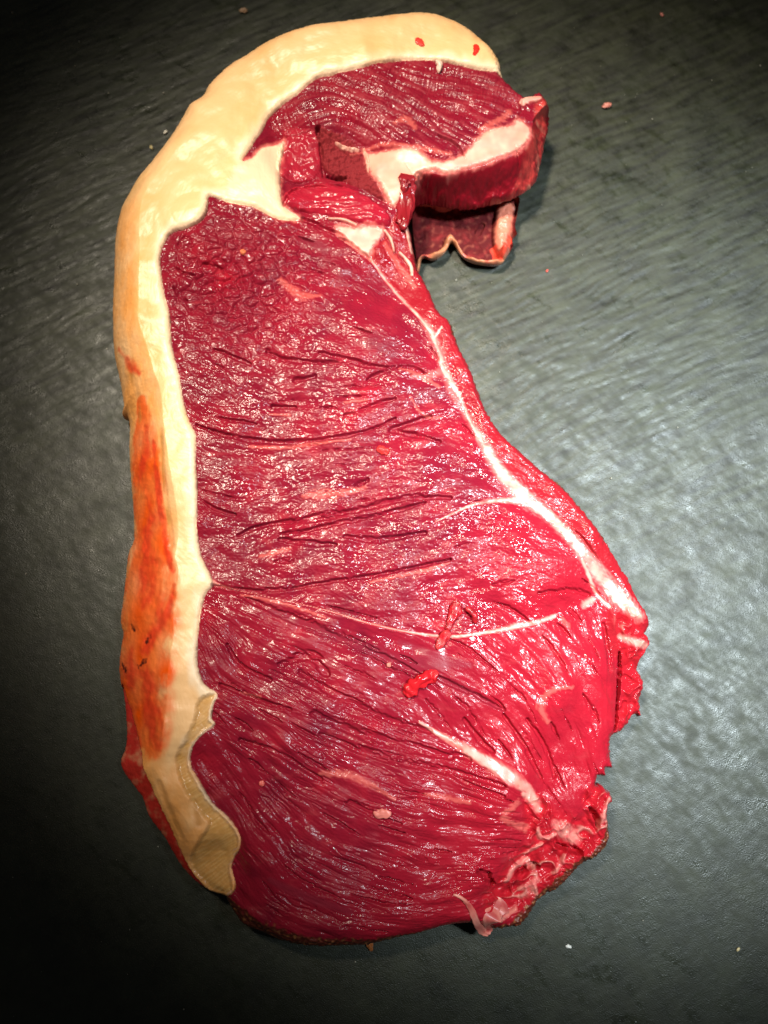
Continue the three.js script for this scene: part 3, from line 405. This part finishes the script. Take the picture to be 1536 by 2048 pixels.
  if (fat > 0) {
    const lobe = Math.max(0, 1 - Math.hypot((x - lobeX) / 8, (z - lobeZ) / 7));
    h += fat * ((1 - under) * 1.5 * dome(fatD[n] / 1.8) + 1.8 * lobe + 0.022 * F3[n] + 0.012 * F2[n] + 0.8 * fbm(x / 16, z / 16, 2, 150) + 0.10 * fbm(x / 4, z / 5, 2, 153));
    h -= fringe * (1.1 - 0.9 * smooth(1.2, 0.1, fatD[n])) - fringe * 0.02 * FX[n];
    if (under > 0) h = lerp(h, Math.min(h - 2, 13.5 - 0.4 * clamp(underD[n], 0, 8) + 0.9 * fbm(x / 5, z / 5, 3, 152)), under);
    h -= clamp(ooze[n] * 1.5) * 0.35 + 0.25 * clamp(spotDark[n] * 2);
    h += 0.35 * clamp(stain[n] * 2) * noise(x / 2.2, z / 2.2, 151);
  }
  if (hookD[n] > -0.5 && hookTop[n] < 0) { const t = clamp(-hookTop[n] / (-hookTop[n] + Math.max(d, 0))); h = lerp(h, E0[n] + 3.5 + 1.7 * noise(x / 7, z / 5, 160) + 0.9 * noise(x / 2.6, z / 2.2, 162) + 0.3 * noise(x / 1, z / 1, 161), smooth(0, 1, t) * hook); }
  const e = E0[n] + 0.4 * noise(x / 3, z / 3, 170), r = RR[n];
  { const t = clamp(d / r), k = smooth(11, 20, r); TOP[n] = e + (h - e) * lerp(dome(t), 0.5 * dome(t) + 0.5 * t, k); }
  if (TOP[n] < 1) TOP[n] = 1;
  BOT[n] = Math.max(0.15, e * (1 - dome(d / 4.5)));
  if (hookD[n] > 0.5 && z < notchZ) BOT[n] = e * (1 - 0.25 * dome(d / 6));
  // ---- colour
  const c = [0.27, 0.009, 0.024];
  const mot = fbm(x / 16, z / 16, 3, 200), mot2 = fbm(x / 4, z / 4, 3, 204);
  mixc(c, 0.17, 0.007, 0.022, 0.8 * smooth(-0.1, 0.6, mot));
  mixc(c, 0.43, 0.012, 0.027, 0.8 * smooth(0.15, 0.75, -mot));
  mixc(c, 0.17, 0.007, 0.021, 0.55 * clamp(1 - lower - corner) * smooth(0, 0.7, 0.35 + fbm(x / 20, z / 20, 3, 208)));
  const warm = smooth(20, 75, x + 0.35 * z + 12 * mot);                       // the right-hand muscle is the brighter red one
  mixc(c, 0.55, 0.012, 0.024, 0.45 * warm);
  mixc(c, 0.34, 0.022, 0.036, 0.3 * smooth(0.1, 1.2, mot2 * 2));
  mixc(c, 0.50, 0.06, 0.07, 0.4 * smooth(0.25, 0.75, fbm(x / 12, z / 5, 3, 206)) * meat * (1 - hook));
  if (side > 0) mixc(c, 0.33, 0.012, 0.018, 0.7 * side);
  if (l1 > 0) mixc(c, 0.40, 0.018, 0.038, l1 * (0.75 + 0.25 * noise(x / 3, z / 3, 233))); if (l3 > 0) mixc(c, 0.44, 0.015, 0.036, l3 * (0.75 + 0.25 * noise(x / 4, z / 2, 234))); if (l2 > 0) mixc(c, 0.24, 0.02, 0.026, l2);
  if (head > 0) { mixc(c, 0.34, 0.04, 0.055, 0.55 * head * smooth(-0.2, 0.8, F1[n] * 0.5 + mot2)); }
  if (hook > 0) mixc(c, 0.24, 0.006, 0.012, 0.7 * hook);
  if (hookEndQ[n] > 0) { const t = smooth(0, 0.5, hookEndQ[n]); mixc(c, 0.52, 0.05, 0.045, t * smooth(-0.5, 0.3, fbm(x / 4, z / 4, 3, 222))); mixc(c, 0.70, 0.26, 0.18, t * smooth(0.1, 0.6, fbm(x / 5, z / 5, 3, 223))); };
  if (rg > 0) { mixc(c, 0.50, 0.012, 0.022, 0.8 * rg); mixc(c, 0.27, 0.008, 0.014, 0.7 * rg * smooth(0, 0.6, fbm(x / 5, z / 5, 2, 187))); mixc(c, 0.76, 0.34, 0.28, rg * 0.6 * smooth(0.80, 1.05, ridge * 0.8 + 0.5 * noise(x / 11, z / 11, 186))); }
  if (pinkSoft[n] > 0) mixc(c, 0.60, 0.14, 0.13, 0.7 * smooth(0, 0.9, pinkSoft[n] + 0.4 * fbm(x / 3, z / 3, 3, 207) * Math.min(1, pinkSoft[n] * 3)) * (1 - fat));
  const pk = pink[n]; if (pk > 0) mixc(c, 0.66, 0.13, 0.11, 0.6 * smooth(0.1, 0.8, pk + 0.25 * F2[n] * 0.6) * (1 - fat));
  if (sil > 0) mixc(c, 0.20, 0.022, 0.04, 0.45 * sil * (1 - fat));
  const halo = Math.max(sA, sB, sC, sK, sS); if (halo > 0) mixc(c, 0.66, 0.12, 0.12, 0.85 * smooth(-0.1, 0.5, halo + rag) * (1 - fat));
  { const q = Math.max(hookFatD[n], lumpFatD[n] + 0.2, innerFatD[n]); if (q > -1.6) mixc(c, 0.70, 0.17, 0.15, (1 - fat) * smooth(-1.6, 0.6, q + 0.8 * noise(x / 2.2, z / 2.2, 211))); }
  mixc(c, ...(sK > 0 ? [0.66, 0.25, 0.20] : sA > 0 || sB > 0 || sC > 0 ? [0.66 + 0.08 * brk, 0.29 + 0.28 * brk, 0.23 + 0.26 * brk] : [0.68 + 0.08 * noise(x / 5, z / 5, 213), 0.38 + 0.12 * noise(x / 5, z / 5, 213), 0.29 + 0.1 * noise(x / 5, z / 5, 213)]), seam * (0.78 + 0.22 * noise(x / 2, z / 2, 210)));
  if (hookFatD[n] > -0.3) mixc(c, 0.78, 0.34, 0.24, 0.75 * seam * smooth(0.25, 0.9, 0.5 + 0.9 * noise(x / 6, z / 6, 212) + (x < hookMidX ? 0.25 : -0.3)));
  if (fat > 0) {
    const y = [0.88, 0.53, 0.255];
    mixc(y, 0.89, 0.675, 0.46, smooth(4.5, 0.6, fatD[n] + 1.4 * noise(x / 3, z / 9, 215)));
    mixc(y, 0.78, 0.44, 0.17, 0.65 * smooth(0, 0.6, fbm(x / 18, z / 26, 3, 216)));
    mixc(y, 0.80, 0.56, 0.38, smooth(-0.6, 1.5, innerFatD[n] + 0.6 * noise(x / 4, z / 4, 214)));
    mixc(y, 0.74, 0.33, 0.10, 0.35 * smooth(0.0, 0.9, noise(x / 6, z / 14, 218)) * smooth(11, 4, d));
    const soakGlow = smooth(0.0, 0.9, 0.55 + 0.9 * fbm(x / 9, z / 16, 4, 228)) * smooth(23, 15, d + 2.5 * noise(x / 6, z / 8, 217)) * soakGlowOn(z); mixc(y, 0.86, 0.34, 0.07, 0.85 * soakGlow); const bd = bandQ[n] > 0 ? smooth(0.02, 0.5, bandQ[n] + 0.5 * fbm(x / 5, z / 7, 4, 235) * Math.min(1, bandQ[n] * 3)) : 0; mixc(y, 0.90, 0.115, 0.012, bd * (0.85 + 0.3 * noise(x / 7, z / 10, 236)));  // orange is part blood, part light glowing through the fat, put into colour
    mixc(y, 0.84, 0.36, 0.10, 0.7 * smooth(tailZ - 6, tailZ + 12, z + 5 * noise(x / 4, z / 6, 237)) * smooth(-0.5, 0.5, fbm(x / 5, z / 9, 3, 238)));
    const so = smooth(0, 1, ooze[n]); mixc(y, 0.52, 0.22, 0.05, 0.7 * so * smooth(-0.3, 0.4, noise(x / 4, z / 9, 229)));
    const st = smooth(0.1, 0.9, stain[n] * 1.1 + 0.9 * fbm(x / 7, z / 10, 3, 220)) * smooth(0, 0.3, stain[n]);
    mixc(y, 0.80, 0.12, 0.022, 0.5 * st);
    mixc(y, 0.70, 0.028, 0.012, 0.7 * st * smooth(0.0, 0.8, 0.15 + 1.1 * fbm(x / 6, z / 10, 3, 221) + stain[n] * 0.5));
    if (spotDark[n] > 0) mixc(y, 0.10, 0.014, 0.008, smooth(0.15, 1.0, spotDark[n] + 0.7 * noise(x / 1.1, z / 1.1, 5)));
    if (fringe > 0) { mixc(y, 0.58, 0.29, 0.075, fringe * (0.8 + 0.2 * noise(x / 2, z / 2, 226))); mixc(y, 0.78, 0.48, 0.19, fringe * smooth(-0.2, 1.3, FX[n] + 0.7 * noise(x / 3, z / 3, 227)) * 0.42); mixc(y, 0.70, 0.42, 0.30, fringe * smooth(1.0, 0.1, fatD[n] + 0.35 * FX[n])); }
    if (under > 0) { mixc(y, 0.56, 0.035, 0.025, under); mixc(y, 0.66, 0.24, 0.13, under * smooth(0.15, 0.8, fbm(x / 5, z / 5, 3, 225) + 0.2)); }
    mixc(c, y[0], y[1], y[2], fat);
  }
  const ri = rindQ[n] > 0 ? smooth(0.1, 0.45, rindQ[n] + 0.35 * noise(x / 2.2, z / 2.2, 230)) : 0;
  if (ri > 0) { mixc(c, 0.10, 0.022, 0.010, ri * 0.9); mixc(c, 0.34, 0.13, 0.045, ri * smooth(0.1, 0.7, noise(x / 1.3, z / 1.3, 232))); TOP[n] += ri * 0.5 * noise(x / 1.2, z / 1.2, 233) * clamp(d); }
  if (meat > 0) { const deep = 1 - 0.12 * meat; for (let k = 0; k < 3; k++) c[k] *= deep; }
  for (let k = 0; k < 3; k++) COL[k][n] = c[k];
  // ---- which part
  let p = 0;
  if (lower > 0.5) p = 2; else if (corner > 0.5) p = 1; else if (side > 0.5) p = 3;
  if (head > 0.5) p = 4; if (hook > 0.5) p = 5; if (l1 > 0.5) p = 6; if (l2 > 0.5) p = 7; if (l3 > 0.5) p = 8;
  if (seam > 0.5) { p = 13; if (sA > 0.1) p = 10; if (sB > 0.1) p = 11; if (sC > 0.1) p = 12; if (sK > 0.1) p = 14; if (hookFatD[n] > -0.2) p = 15; if (innerFatD[n] > -0.2) p = 16; if (lumpFatD[n] > -0.2) p = 17; }
  if (fat > 0.5 && innerFatD[n] <= 0) p = fringe > 0.5 ? 19 : under > 0.5 ? 20 : 18;
  if (ri > 0.55) p = 21;
  PART[n] = p;
}

// every unbroken area of a part becomes a piece of its own; areas too small to see go to the part around them
const kindOf = [];
function pieces(part, d, plan) {
  const out = new Int32Array(plan.N).fill(-1), W = plan.W, todo = new Int32Array(plan.N), P = Int16Array.from(part);
  for (let pass = 0; pass < 2; pass++) {
    out.fill(-1); kindOf.length = 0;
    for (let n = 0; n < plan.N; n++) {
      if (d[n] <= 0 || out[n] >= 0) continue;
      let a = 0, b = 0, beside = -1; const k = kindOf.length, p = P[n]; todo[b++] = n; out[n] = k;
      while (a < b) { const q = todo[a++]; for (const m of [q - 1, q + 1, q - W, q + W]) if (d[m] > 0) { if (P[m] !== p) beside = P[m]; else if (out[m] < 0) { out[m] = k; todo[b++] = m; } } }
      if (b < 130 && !pass && beside >= 0) { for (let q = 0; q < b; q++) P[todo[q]] = beside; }
      kindOf.push(p);
    }
  }
  for (let n = 0; n < plan.N; n++) if (out[n] < 0) out[n] = 0;
  return out;
}
const steak = thing('raw_steak', 'thick raw beef steak with a yellow fat edge, curled over at its top end', 'steak');
const PARTS = [
  ['muscle', M.meat, 'broad dark red main muscle with a pebbled and cracked cut face'], ['muscle', M.meat, 'bright red muscle at the lower right, between two white seams'], ['muscle', M.meat, 'lower muscle with long wavy ridged fibres'], ['muscle', M.meat, 'narrow red strip along the right-hand edge'],
  ['muscle', M.meat, 'pinkish red marbled muscle under the top fat'], ['muscle', M.meat, 'dark red cut front of the curled end'], ['muscle_lump', M.meat, 'upright red lump beside the white inner fat'], ['muscle_lump', M.dull, 'dark crumpled lump with small holes'], ['muscle_lump', M.meat, 'smooth oval red lump above the main muscle'], null,
  ['fat_seam', M.seam, 'long branching white seam down the right side'], ['fat_seam', M.seam, 'thin pink white seam across the lower part'], ['fat_seam', M.seam, 'tapered white seam ending in a knob at the lower right'], ['fat_seam', M.seam, 'small pale slivers of fat in the curled end'], ['membrane', M.seam, 'torn pale membranes at the lower right corner'], ['fat_seam', M.seam, 'pink and white fat wedge across the curled end'], ['inner_fat', M.fat, 'creamy fat wedge between the fat edge and the red lumps'], ['inner_fat', M.fat, 'cream fat under the oval lump'],
  ['fat_edge', M.fat, 'thick yellow fat edge with red blood stains on its outer side'], ['membrane', M.sheet, 'translucent brownish fringe of the fat edge'], ['muscle', M.meat, 'red tissue under the lower end of the fat edge'], ['rind', M.rind, 'dried dark brown rim'],
];
for (const [k, geo] of [...S.skin(D, TOP, BOT, 7, COL, pieces(PART, D, S))].sort((a, b) => a[0] - b[0])) { const p = k < 0 ? ['underside', M.meat] : PARTS[kindOf[k]]; addMesh(p[0], geo, p[1], steak, p[2]); }
const topAt = (u, v) => { let h = 28, p; for (let k = 0; k < 8; k++) { p = place(u, v, h); h = S.at(TOP, p[0], p[1]); } return [p[0], h, p[1]]; };

// the underside of the curled end: folded flap lying on the slate
{
  const R = [[824, 552, 5, 1.5], [832, 515, 6, 1.5], [828, 480, 7, 2], [826, 430, 8, 3], [850, 400, 8, 3], [930, 395, 8, 3], [1000, 385, 9, 3], [1037, 392, 9, 3], [1036, 420, 8, 3], [1030, 452, 7, 3], [1034, 468, 6, 2], [1024, 478, 6, 2], [1026, 492, 6, 3], [1014, 512, 5, 2.5], [1003, 526, 5, 1.6], [980, 528, 5, 1.4], [945, 522, 5, 1.4], [922, 508, 5, 1.4], [908, 486, 5, 1.2], [901, 484, 5, 1.2], [893, 500, 5, 1.4], [878, 514, 5, 1.4], [862, 517, 5, 1.4], [850, 512, 5, 1.2], [843, 520, 5, 1.2], [836, 552, 4, 1.2]];
  const rp = spline(R, true, 4).map(([u, v, h, r]) => [...place(u, v, h), h, r]), b = rp.reduce((q, p) => [Math.min(q[0], p[0]), Math.min(q[1], p[1]), Math.max(q[2], p[0]), Math.max(q[3], p[1])], [1e9, 1e9, -1e9, -1e9]);
  const F = new Plan(b[0] - 1, b[1] - 1, b[2] + 1, b[3] + 1, 0.2);
  const [d, e0, rr] = F.sdf(rp, [rp.map((p) => p[2]), rp.map((p) => p[3])]);
  const ln = (pts, h = 8, into) => F.stroke(spline(pts, false, 5).map(([u, v, w]) => [...place(u, v, h), w * MM]), into);
  const rimL = ln([[834, 545, 9], [842, 515, 9], [856, 505, 8], [872, 505, 10], [890, 492, 9], [903, 465, 8], [912, 488, 10], [930, 508, 10], [960, 517, 9], [1000, 518, 10], [1012, 500, 12]]);
  ln([[818, 480, 7], [826, 500, 6]], 8, rimL);
  const wall = ln([[1015, 405, 22], [1010, 440, 22], [1008, 470, 20], [1012, 500, 12]], 9), hole = ln([[968, 432, 8], [960, 448, 9]], 9), red = ln([[990, 485, 9], [1000, 510, 12], [1022, 470, 12]], 8);
  const top = F.array(), bot = F.array(), col = [F.array(), F.array(), F.array()], part = new Uint8Array(F.N);
  F.rim = e0;
  for (let n = 0; n < F.N; n++) {
    if (d[n] < -1) continue;
    const x = F.x0 + (n % F.W) * F.g, z = F.z0 + Math.floor(n / F.W) * F.g, q = smooth(0, 0.45, rimL[n]), w = smooth(0, 0.5, wall[n] + 0.2 * noise(x / 2, z / 2, 301));
    let h = 2.0 + 0.8 * fbm(x / 3, z / 3, 3, 300) + (4.2 + 1.6 * noise(x / 4, z / 4, 302)) * dome(clamp(rimL[n] * (1.1 + 0.4 * noise(x / 2.5, z / 2.5, 303)))) + 4.5 * dome(clamp(wall[n])) - 4 * smooth(0.1, 0.7, hole[n]);
    top[n] = e0[n] + (h - e0[n]) * dome(d[n] / rr[n]); if (top[n] < 0.8) top[n] = 0.8; bot[n] = Math.max(0.2, e0[n] * (1 - dome(d[n] / 2.5)));
    const c = [0.09, 0.008, 0.010]; mixc(c, 0.20, 0.018, 0.020, smooth(-0.1, 0.6, fbm(x / 4, z / 4, 3, 305)));  // dark red flesh, lowered further to paint in the shade of the hollow
    mixc(c, 0.62, 0.26, 0.13, q * (0.75 + 0.3 * noise(x / 3, z / 3, 307))); mixc(c, 0.48, 0.06, 0.05, q * smooth(0, 0.6, noise(x / 4, z / 4, 308))); mixc(c, 0.68, 0.20, 0.13, w); mixc(c, 0.62, 0.06, 0.035, smooth(0.1, 0.6, red[n] + 0.35 * noise(x / 2.5, z / 2.5, 306)) * (red[n] > 0 ? 1 : 0));
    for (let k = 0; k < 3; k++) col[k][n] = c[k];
    part[n] = w > 0.5 ? 2 : q > 0.5 ? 1 : 0;
  }
  const N = [['muscle', M.dull, 'dark red flesh with painted shade in the fold under the curled end'], ['membrane', M.seam, 'yellow rim of the two rounded folds under the curled end'], ['membrane', M.seam, 'orange pink side wall of the fold under the curled end']];
  const areas = pieces(part, d, F), kinds = kindOf.slice();
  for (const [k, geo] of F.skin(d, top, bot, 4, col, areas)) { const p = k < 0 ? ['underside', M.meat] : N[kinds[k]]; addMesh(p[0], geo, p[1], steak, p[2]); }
}

// ---------------------------------------------------------------- strands, flaps and scraps
// a limp strand through noted places [x, y, z, half width, half thickness] in mm, with an uneven skin
function strand(pts, seed, rough = 0.22, sides = 20, color = () => [0.55, 0.02, 0.03]) {
  const C = spline(pts, false, 10), n = C.length, pos = [], col = [], uv = [], idx = [];
  for (let k = 0; k < n; k++) {
    const a = C[Math.max(0, k - 1)], b = C[Math.min(n - 1, k + 1)], t = new THREE.Vector3(b[0] - a[0], b[1] - a[1], b[2] - a[2]).normalize(), s = new THREE.Vector3(0, 1, 0).cross(t).normalize(), u = t.clone().cross(s), end = Math.min(1, Math.sqrt(1 - (1 - Math.min(1, Math.min(k, n - 1 - k) / 4)) ** 2) + 0.02);
    for (let q = 0; q <= sides; q++) {
      const f = (q % sides) / sides * 2 * Math.PI, r = (1 + rough * fbm(Math.cos(f) * 1.3 + seed * 3, Math.sin(f) * 1.3 + k * 0.09 + seed * 7, 3, seed) + rough * 0.7 * noise(k * 0.22 + seed * 5, Math.cos(f) * 0.8, seed + 2) + rough * 0.35 * noise(Math.cos(f) * 5 + seed, Math.sin(f) * 5 + k * 0.07, seed + 4)) * end, w = C[k][3] * r * Math.cos(f), h = C[k][4] * r * Math.sin(f);
      pos.push((C[k][0] + s.x * w + u.x * h) / 1000, (C[k][1] + s.y * w + u.y * h) / 1000, (C[k][2] + s.z * w + u.z * h) / 1000);
      col.push(...color(k / (n - 1), f, seed)); uv.push(q / sides * 0.012, k * 0.0008);
      if (k && q < sides) { const A = (k - 1) * (sides + 1) + q, B = A + sides + 1; idx.push(A, A + 1, B, A + 1, B + 1, B); }
    }
  }
  const g = new THREE.BufferGeometry(); g.setAttribute('position', new THREE.Float32BufferAttribute(pos, 3)); g.setAttribute('color', new THREE.Float32BufferAttribute(col, 3)); g.setAttribute('uv', new THREE.Float32BufferAttribute(uv, 2)); g.setIndex(idx); g.computeVertexNormals();
  return g;
}
const hang = (pts) => pts.map(([u, v, h, w, t]) => { let [x, z] = place(u, v, h); const over = S.at(D, x, z) > 0.3 ? S.at(TOP, x, z) : 0; if (over + 0.5 > h) { [x, h, z] = topAt(u, v); h += 0.5; } return [x, h, z, w * MM, t ?? w * MM * 0.7]; });
const lying = (pts, lift = 0) => pts.map(([u, v, w, t, up = 0]) => { const [x, y, z] = topAt(u, v); return [x, y + (t ?? w * MM * 0.6) * 0.55 + lift + up, z, w * MM, t ?? w * MM * 0.6]; });
const blend = (a, b, f) => (t, ang, s) => { const k = smooth(-0.35, 0.45, f ? f(t) + 0.3 * noise(t * 5, ang, s) : fbm(t * 4, Math.sin(ang) * 1.2, 3, s + 50)); return [lerp(a[0], b[0], k), lerp(a[1], b[1], k), lerp(a[2], b[2], k)]; };
const RED = [0.40, 0.010, 0.018], PALE = [0.66, 0.17, 0.14], DARK = [0.20, 0.008, 0.012], FATC = [0.82, 0.58, 0.40];
addMesh('flap', strand(hang([[906, 1788, 15, 2, 0.3], [924, 1795, 15.5, 3, 0.35], [939, 1812, 13.5, 4, 0.3], [951, 1840, 12.5, 6, 0.28], [966, 1861, 10, 8, 0.25], [976, 1872, 8.5, 3, 0.25]]), 11, 0.5, 22, blend([0.70, 0.26, 0.20], [0.52, 0.08, 0.07])), M.seam, steak, 'pale curled membrane hanging at the bottom right');
addMesh('flap', strand(hang([[1000, 1794, 13.5, 10, 0.3], [990, 1815, 13, 18, 0.3], [980, 1840, 11.5, 16, 0.28], [977, 1856, 10, 8, 0.25], [976, 1870, 9, 3, 0.25]]), 12, 0.5, 26, blend([0.42, 0.05, 0.05], [0.68, 0.24, 0.19])), M.seam, steak, 'thin pink triangular membrane at the bottom right');
addMesh('flap', strand(hang([[808, 388, 25, 5, 0.6], [810, 405, 20, 12, 1.0], [812, 425, 16, 17, 1.2], [808, 445, 13, 14, 1.1], [800, 458, 12, 6, 0.7]]), 13, 0.7, 30, blend(DARK, [0.26, 0.014, 0.022])), M.meat, steak, 'dark red flap hanging in the notch under the white wedge');
addMesh('shred', strand(lying([[916, 1200, 5, 0.6], [910, 1220, 11, 0.7, 0.2], [902, 1240, 8, 0.6, 0.5], [895, 1262, 8, 0.6, 0.2]]), 14, 0.6, 22, blend(RED, DARK)), M.meat, steak, 'torn curl of fibres above the thin pink seam');
addMesh('shred', strand(lying([[898, 1262, 6, 0.9, 0.4], [884, 1280, 8, 1.1, 0.3], [874, 1300, 4, 0.7, 0.1]]), 15, 0.6, 22, blend(RED, [0.55, 0.05, 0.05])), M.meat, steak, 'short torn fibre below the thin pink seam');
addMesh('shred', strand(lying([[930, 1215, 5, 0.9, 0.5], [946, 1228, 6, 1, 0.7], [950, 1248, 4, 0.8, 0.3]]), 16, 0.4, 18, blend(RED, DARK)), M.meat, steak, 'torn loop of dark fibres right of the other shreds');

const scrapMat = M.meat, scrapFat = M.seam;
function scrap(name, label, cat, pts, seed, color, mat, rough = 0.6) {           // a scrap resting on the steak
  const P = lying(pts), c = P[P.length >> 1].slice(), g = thing(name, label, cat, c[0] / 1000, c[1] / 1000, c[2] / 1000);
  addMesh(cat === 'fat scrap' ? 'fat' : 'flesh', strand(P.map((p) => [p[0] - c[0], p[1] - c[1], p[2] - c[2], p[3], p[4]]), seed, rough, 20, color), mat, g);
}
scrap('meat_scrap', 'large bright red shred of meat lying across the ridged lower muscle', 'meat scrap', [[812, 1393, 7, 0.8], [822, 1380, 13, 1.2, 0.1], [842, 1364, 12, 1.5, 0.3], [862, 1352, 12, 1.2, 0.5], [877, 1345, 4, 0.7, 0.3]], 31, blend([0.52, 0.012, 0.018], [0.36, 0.008, 0.014]), scrapMat, 0.6);
scrap('fat_scrap', 'white sliver of fat standing on the edge of the top muscle', 'fat scrap', [[874, 118, 3, 0.6], [878, 132, 7, 1, 0.5], [877, 148, 3, 0.6]], 32, () => [0.82, 0.56, 0.46], scrapFat);
scrap('meat_scrap', 'small red fleck on the top fat, left of the other fleck', 'meat scrap', [[832, 76, 5, 0.25], [839, 85, 7, 0.3], [848, 93, 3, 0.2]], 33, () => [0.62, 0.05, 0.035], scrapMat);
scrap('meat_scrap', 'small upright red fleck near the right end of the top fat', 'meat scrap', [[949, 89, 3, 0.25], [953, 99, 6, 0.35], [947, 111, 3, 0.2]], 34, () => [0.66, 0.03, 0.02], scrapMat);
scrap('meat_scrap', 'orange red crumb on the middle of the main muscle', 'meat scrap', [[755, 894, 6, 0.6], [766, 901, 8, 0.7, 0.1], [777, 908, 6, 0.5]], 35, () => [0.56, 0.03, 0.028], scrapMat);
scrap('fat_scrap', 'pink triangular crumb of fat on the ridged lower muscle', 'fat scrap', [[746, 1625, 4, 0.5], [765, 1628, 8, 0.6, 0.1], [783, 1626, 4, 0.5]], 36, () => [0.62, 0.17, 0.14], scrapFat);
scrap('fat_scrap', 'tiny pink crumb near the brownish fringe, left of the pink triangle', 'fat scrap', [[519, 1563, 2, 0.3], [524, 1567, 5, 0.4], [528, 1571, 2, 0.3]], 37, () => [0.6, 0.10, 0.08], scrapFat);
scrap('fat_scrap', 'tiny orange crumb near the top of the main muscle', 'fat scrap', [[481, 504, 3, 0.5], [486, 505, 5, 0.7], [491, 507, 3, 0.5]], 38, () => [0.66, 0.17, 0.07], scrapFat);
scrap('fat_scrap', 'pale crumb just above the large red shred', 'fat scrap', [[774, 1327, 2, 0.3], [778, 1330, 4, 0.4], [782, 1333, 2, 0.3]], 39, () => [0.6, 0.2, 0.15], scrapFat);
function crumb(name, label, cat, u, v, r, seed, c, mat) {                         // a crumb on the slate
  const [x, z] = place(u, v, r * 0.6), g = new THREE.IcosahedronGeometry(r / 1000, 3), p = g.attributes.position, col = [];
  for (let k = 0; k < p.count; k++) { const a = p.getX(k) / r * 1000, b = p.getY(k) / r * 1000, d = p.getZ(k) / r * 1000, q = 1 + 0.4 * noise(a * 1.3 + seed, b * 1.3 + d, seed) + 0.2 * noise(a * 3, d * 3 + b + seed, seed + 3); p.setXYZ(k, p.getX(k) * q * 1.3, p.getY(k) * q * 0.6, p.getZ(k) * q * 0.8); col.push(...c); }
  g.setAttribute('color', new THREE.Float32BufferAttribute(col, 3)); g.computeVertexNormals();
  const m = addMesh(name, g, mat); m.position.set(x / 1000, (r * 0.5 - 0.6) / 1000, z / 1000); m.rotation.y = seed; tag(m, label, cat);
}
crumb('meat_crumb', 'pink meat crumb on the slate right of the curled end', 'crumb', 1215, 208, 1.4, 41, [0.62, 0.22, 0.17], scrapFat);
crumb('meat_crumb', 'tiny red crumb on the slate below the curled end', 'crumb', 1095, 540, 0.5, 42, [0.55, 0.10, 0.08], scrapMat);
crumb('meat_crumb', 'tiny pink crumb at the top edge, right of the fat', 'crumb', 1325, 27, 0.7, 43, [0.5, 0.16, 0.13], scrapFat);
crumb('fat_crumb', 'tan crumb at the top edge, left of the fat', 'crumb', 487, 18, 1.2, 44, [0.36, 0.22, 0.13], scrapFat);
crumb('fat_crumb', 'white speck on the slate left of the bend in the fat', 'crumb', 330, 262, 0.7, 45, [0.75, 0.72, 0.62], scrapFat);
crumb('fat_crumb', 'yellowish speck below the white speck on the left slate', 'crumb', 302, 293, 0.7, 46, [0.5, 0.42, 0.2], scrapFat);
crumb('fat_crumb', 'white speck on the slate below the bottom right corner', 'crumb', 1138, 1894, 0.7, 47, [0.75, 0.75, 0.72], scrapFat);
crumb('fat_crumb', 'yellow speck on the slate near the bottom right', 'crumb', 1478, 1900, 0.55, 48, [0.62, 0.50, 0.26], scrapFat);
crumb('meat_crumb', 'orange crumb on the slate touching the bottom of the steak', 'crumb', 740, 1891, 1.4, 49, [0.45, 0.14, 0.04], scrapMat);

// fine pale grit on the slate: too many specks to count
{
  const r = rng(99), n = 420, g = new THREE.TetrahedronGeometry(0.00022, 1), m = new THREE.InstancedMesh(g, new THREE.MeshStandardMaterial({ color: new THREE.Color().setRGB(0.4, 0.39, 0.33), roughness: 0.5 }), n), o = new THREE.Object3D();
  for (let k = 0; k < n; k++) { o.position.set((r() - 0.5) * 0.36, -0.0004, (r() - 0.5) * 0.46); o.rotation.set(r() * 6, r() * 6, r() * 6); const s = 0.4 + 1.1 * Math.pow(r(), 3); o.scale.set(s * 1.4, s, s); o.updateMatrix(); m.setMatrixAt(k, o.matrix); }
  m.name = 'slate_grit'; tag(m, 'fine pale grit scattered over the slate', 'grit', undefined, 'stuff'); m.castShadow = m.receiveShadow = true; scene.add(m);
}

// ---------------------------------------------------------------- the lamp, above and to the right, outside the picture
{
  const shade = new THREE.LatheGeometry([[0.0, 0.075], [0.012, 0.075], [0.02, 0.06], [0.055, 0.03], [0.06, 0.012], [0.058, 0.012], [0.053, 0.028], [0.019, 0.056], [0, 0.056]].map(([x, y]) => new THREE.Vector2(x, y)), 48);
  LAMPS.forEach((l, k) => {
    const t = thing('hanging_lamp', ['warm round lamp hanging above the far side of the board, outside the picture', 'cool round lamp hanging above the right side, outside the picture'][k], 'lamp', ...l.at);
    t.quaternion.setFromUnitVectors(new THREE.Vector3(0, -1, 0), new THREE.Vector3(...l.to).sub(t.position).normalize());
    addMesh('lamp_shade', shade, new THREE.MeshStandardMaterial({ color: 0x8a8a86, roughness: 0.5, side: THREE.DoubleSide }), t);
    addMesh('diffuser', new THREE.CylinderGeometry(0.05, 0.05, 0.003, 48).translate(0, 0.022, 0), new THREE.MeshStandardMaterial({ color: 0xffffff, emissive: new THREE.Color().setRGB(...l.rgb), emissiveIntensity: 2 }), t);
  });
}
renderer.render(scene, camera);
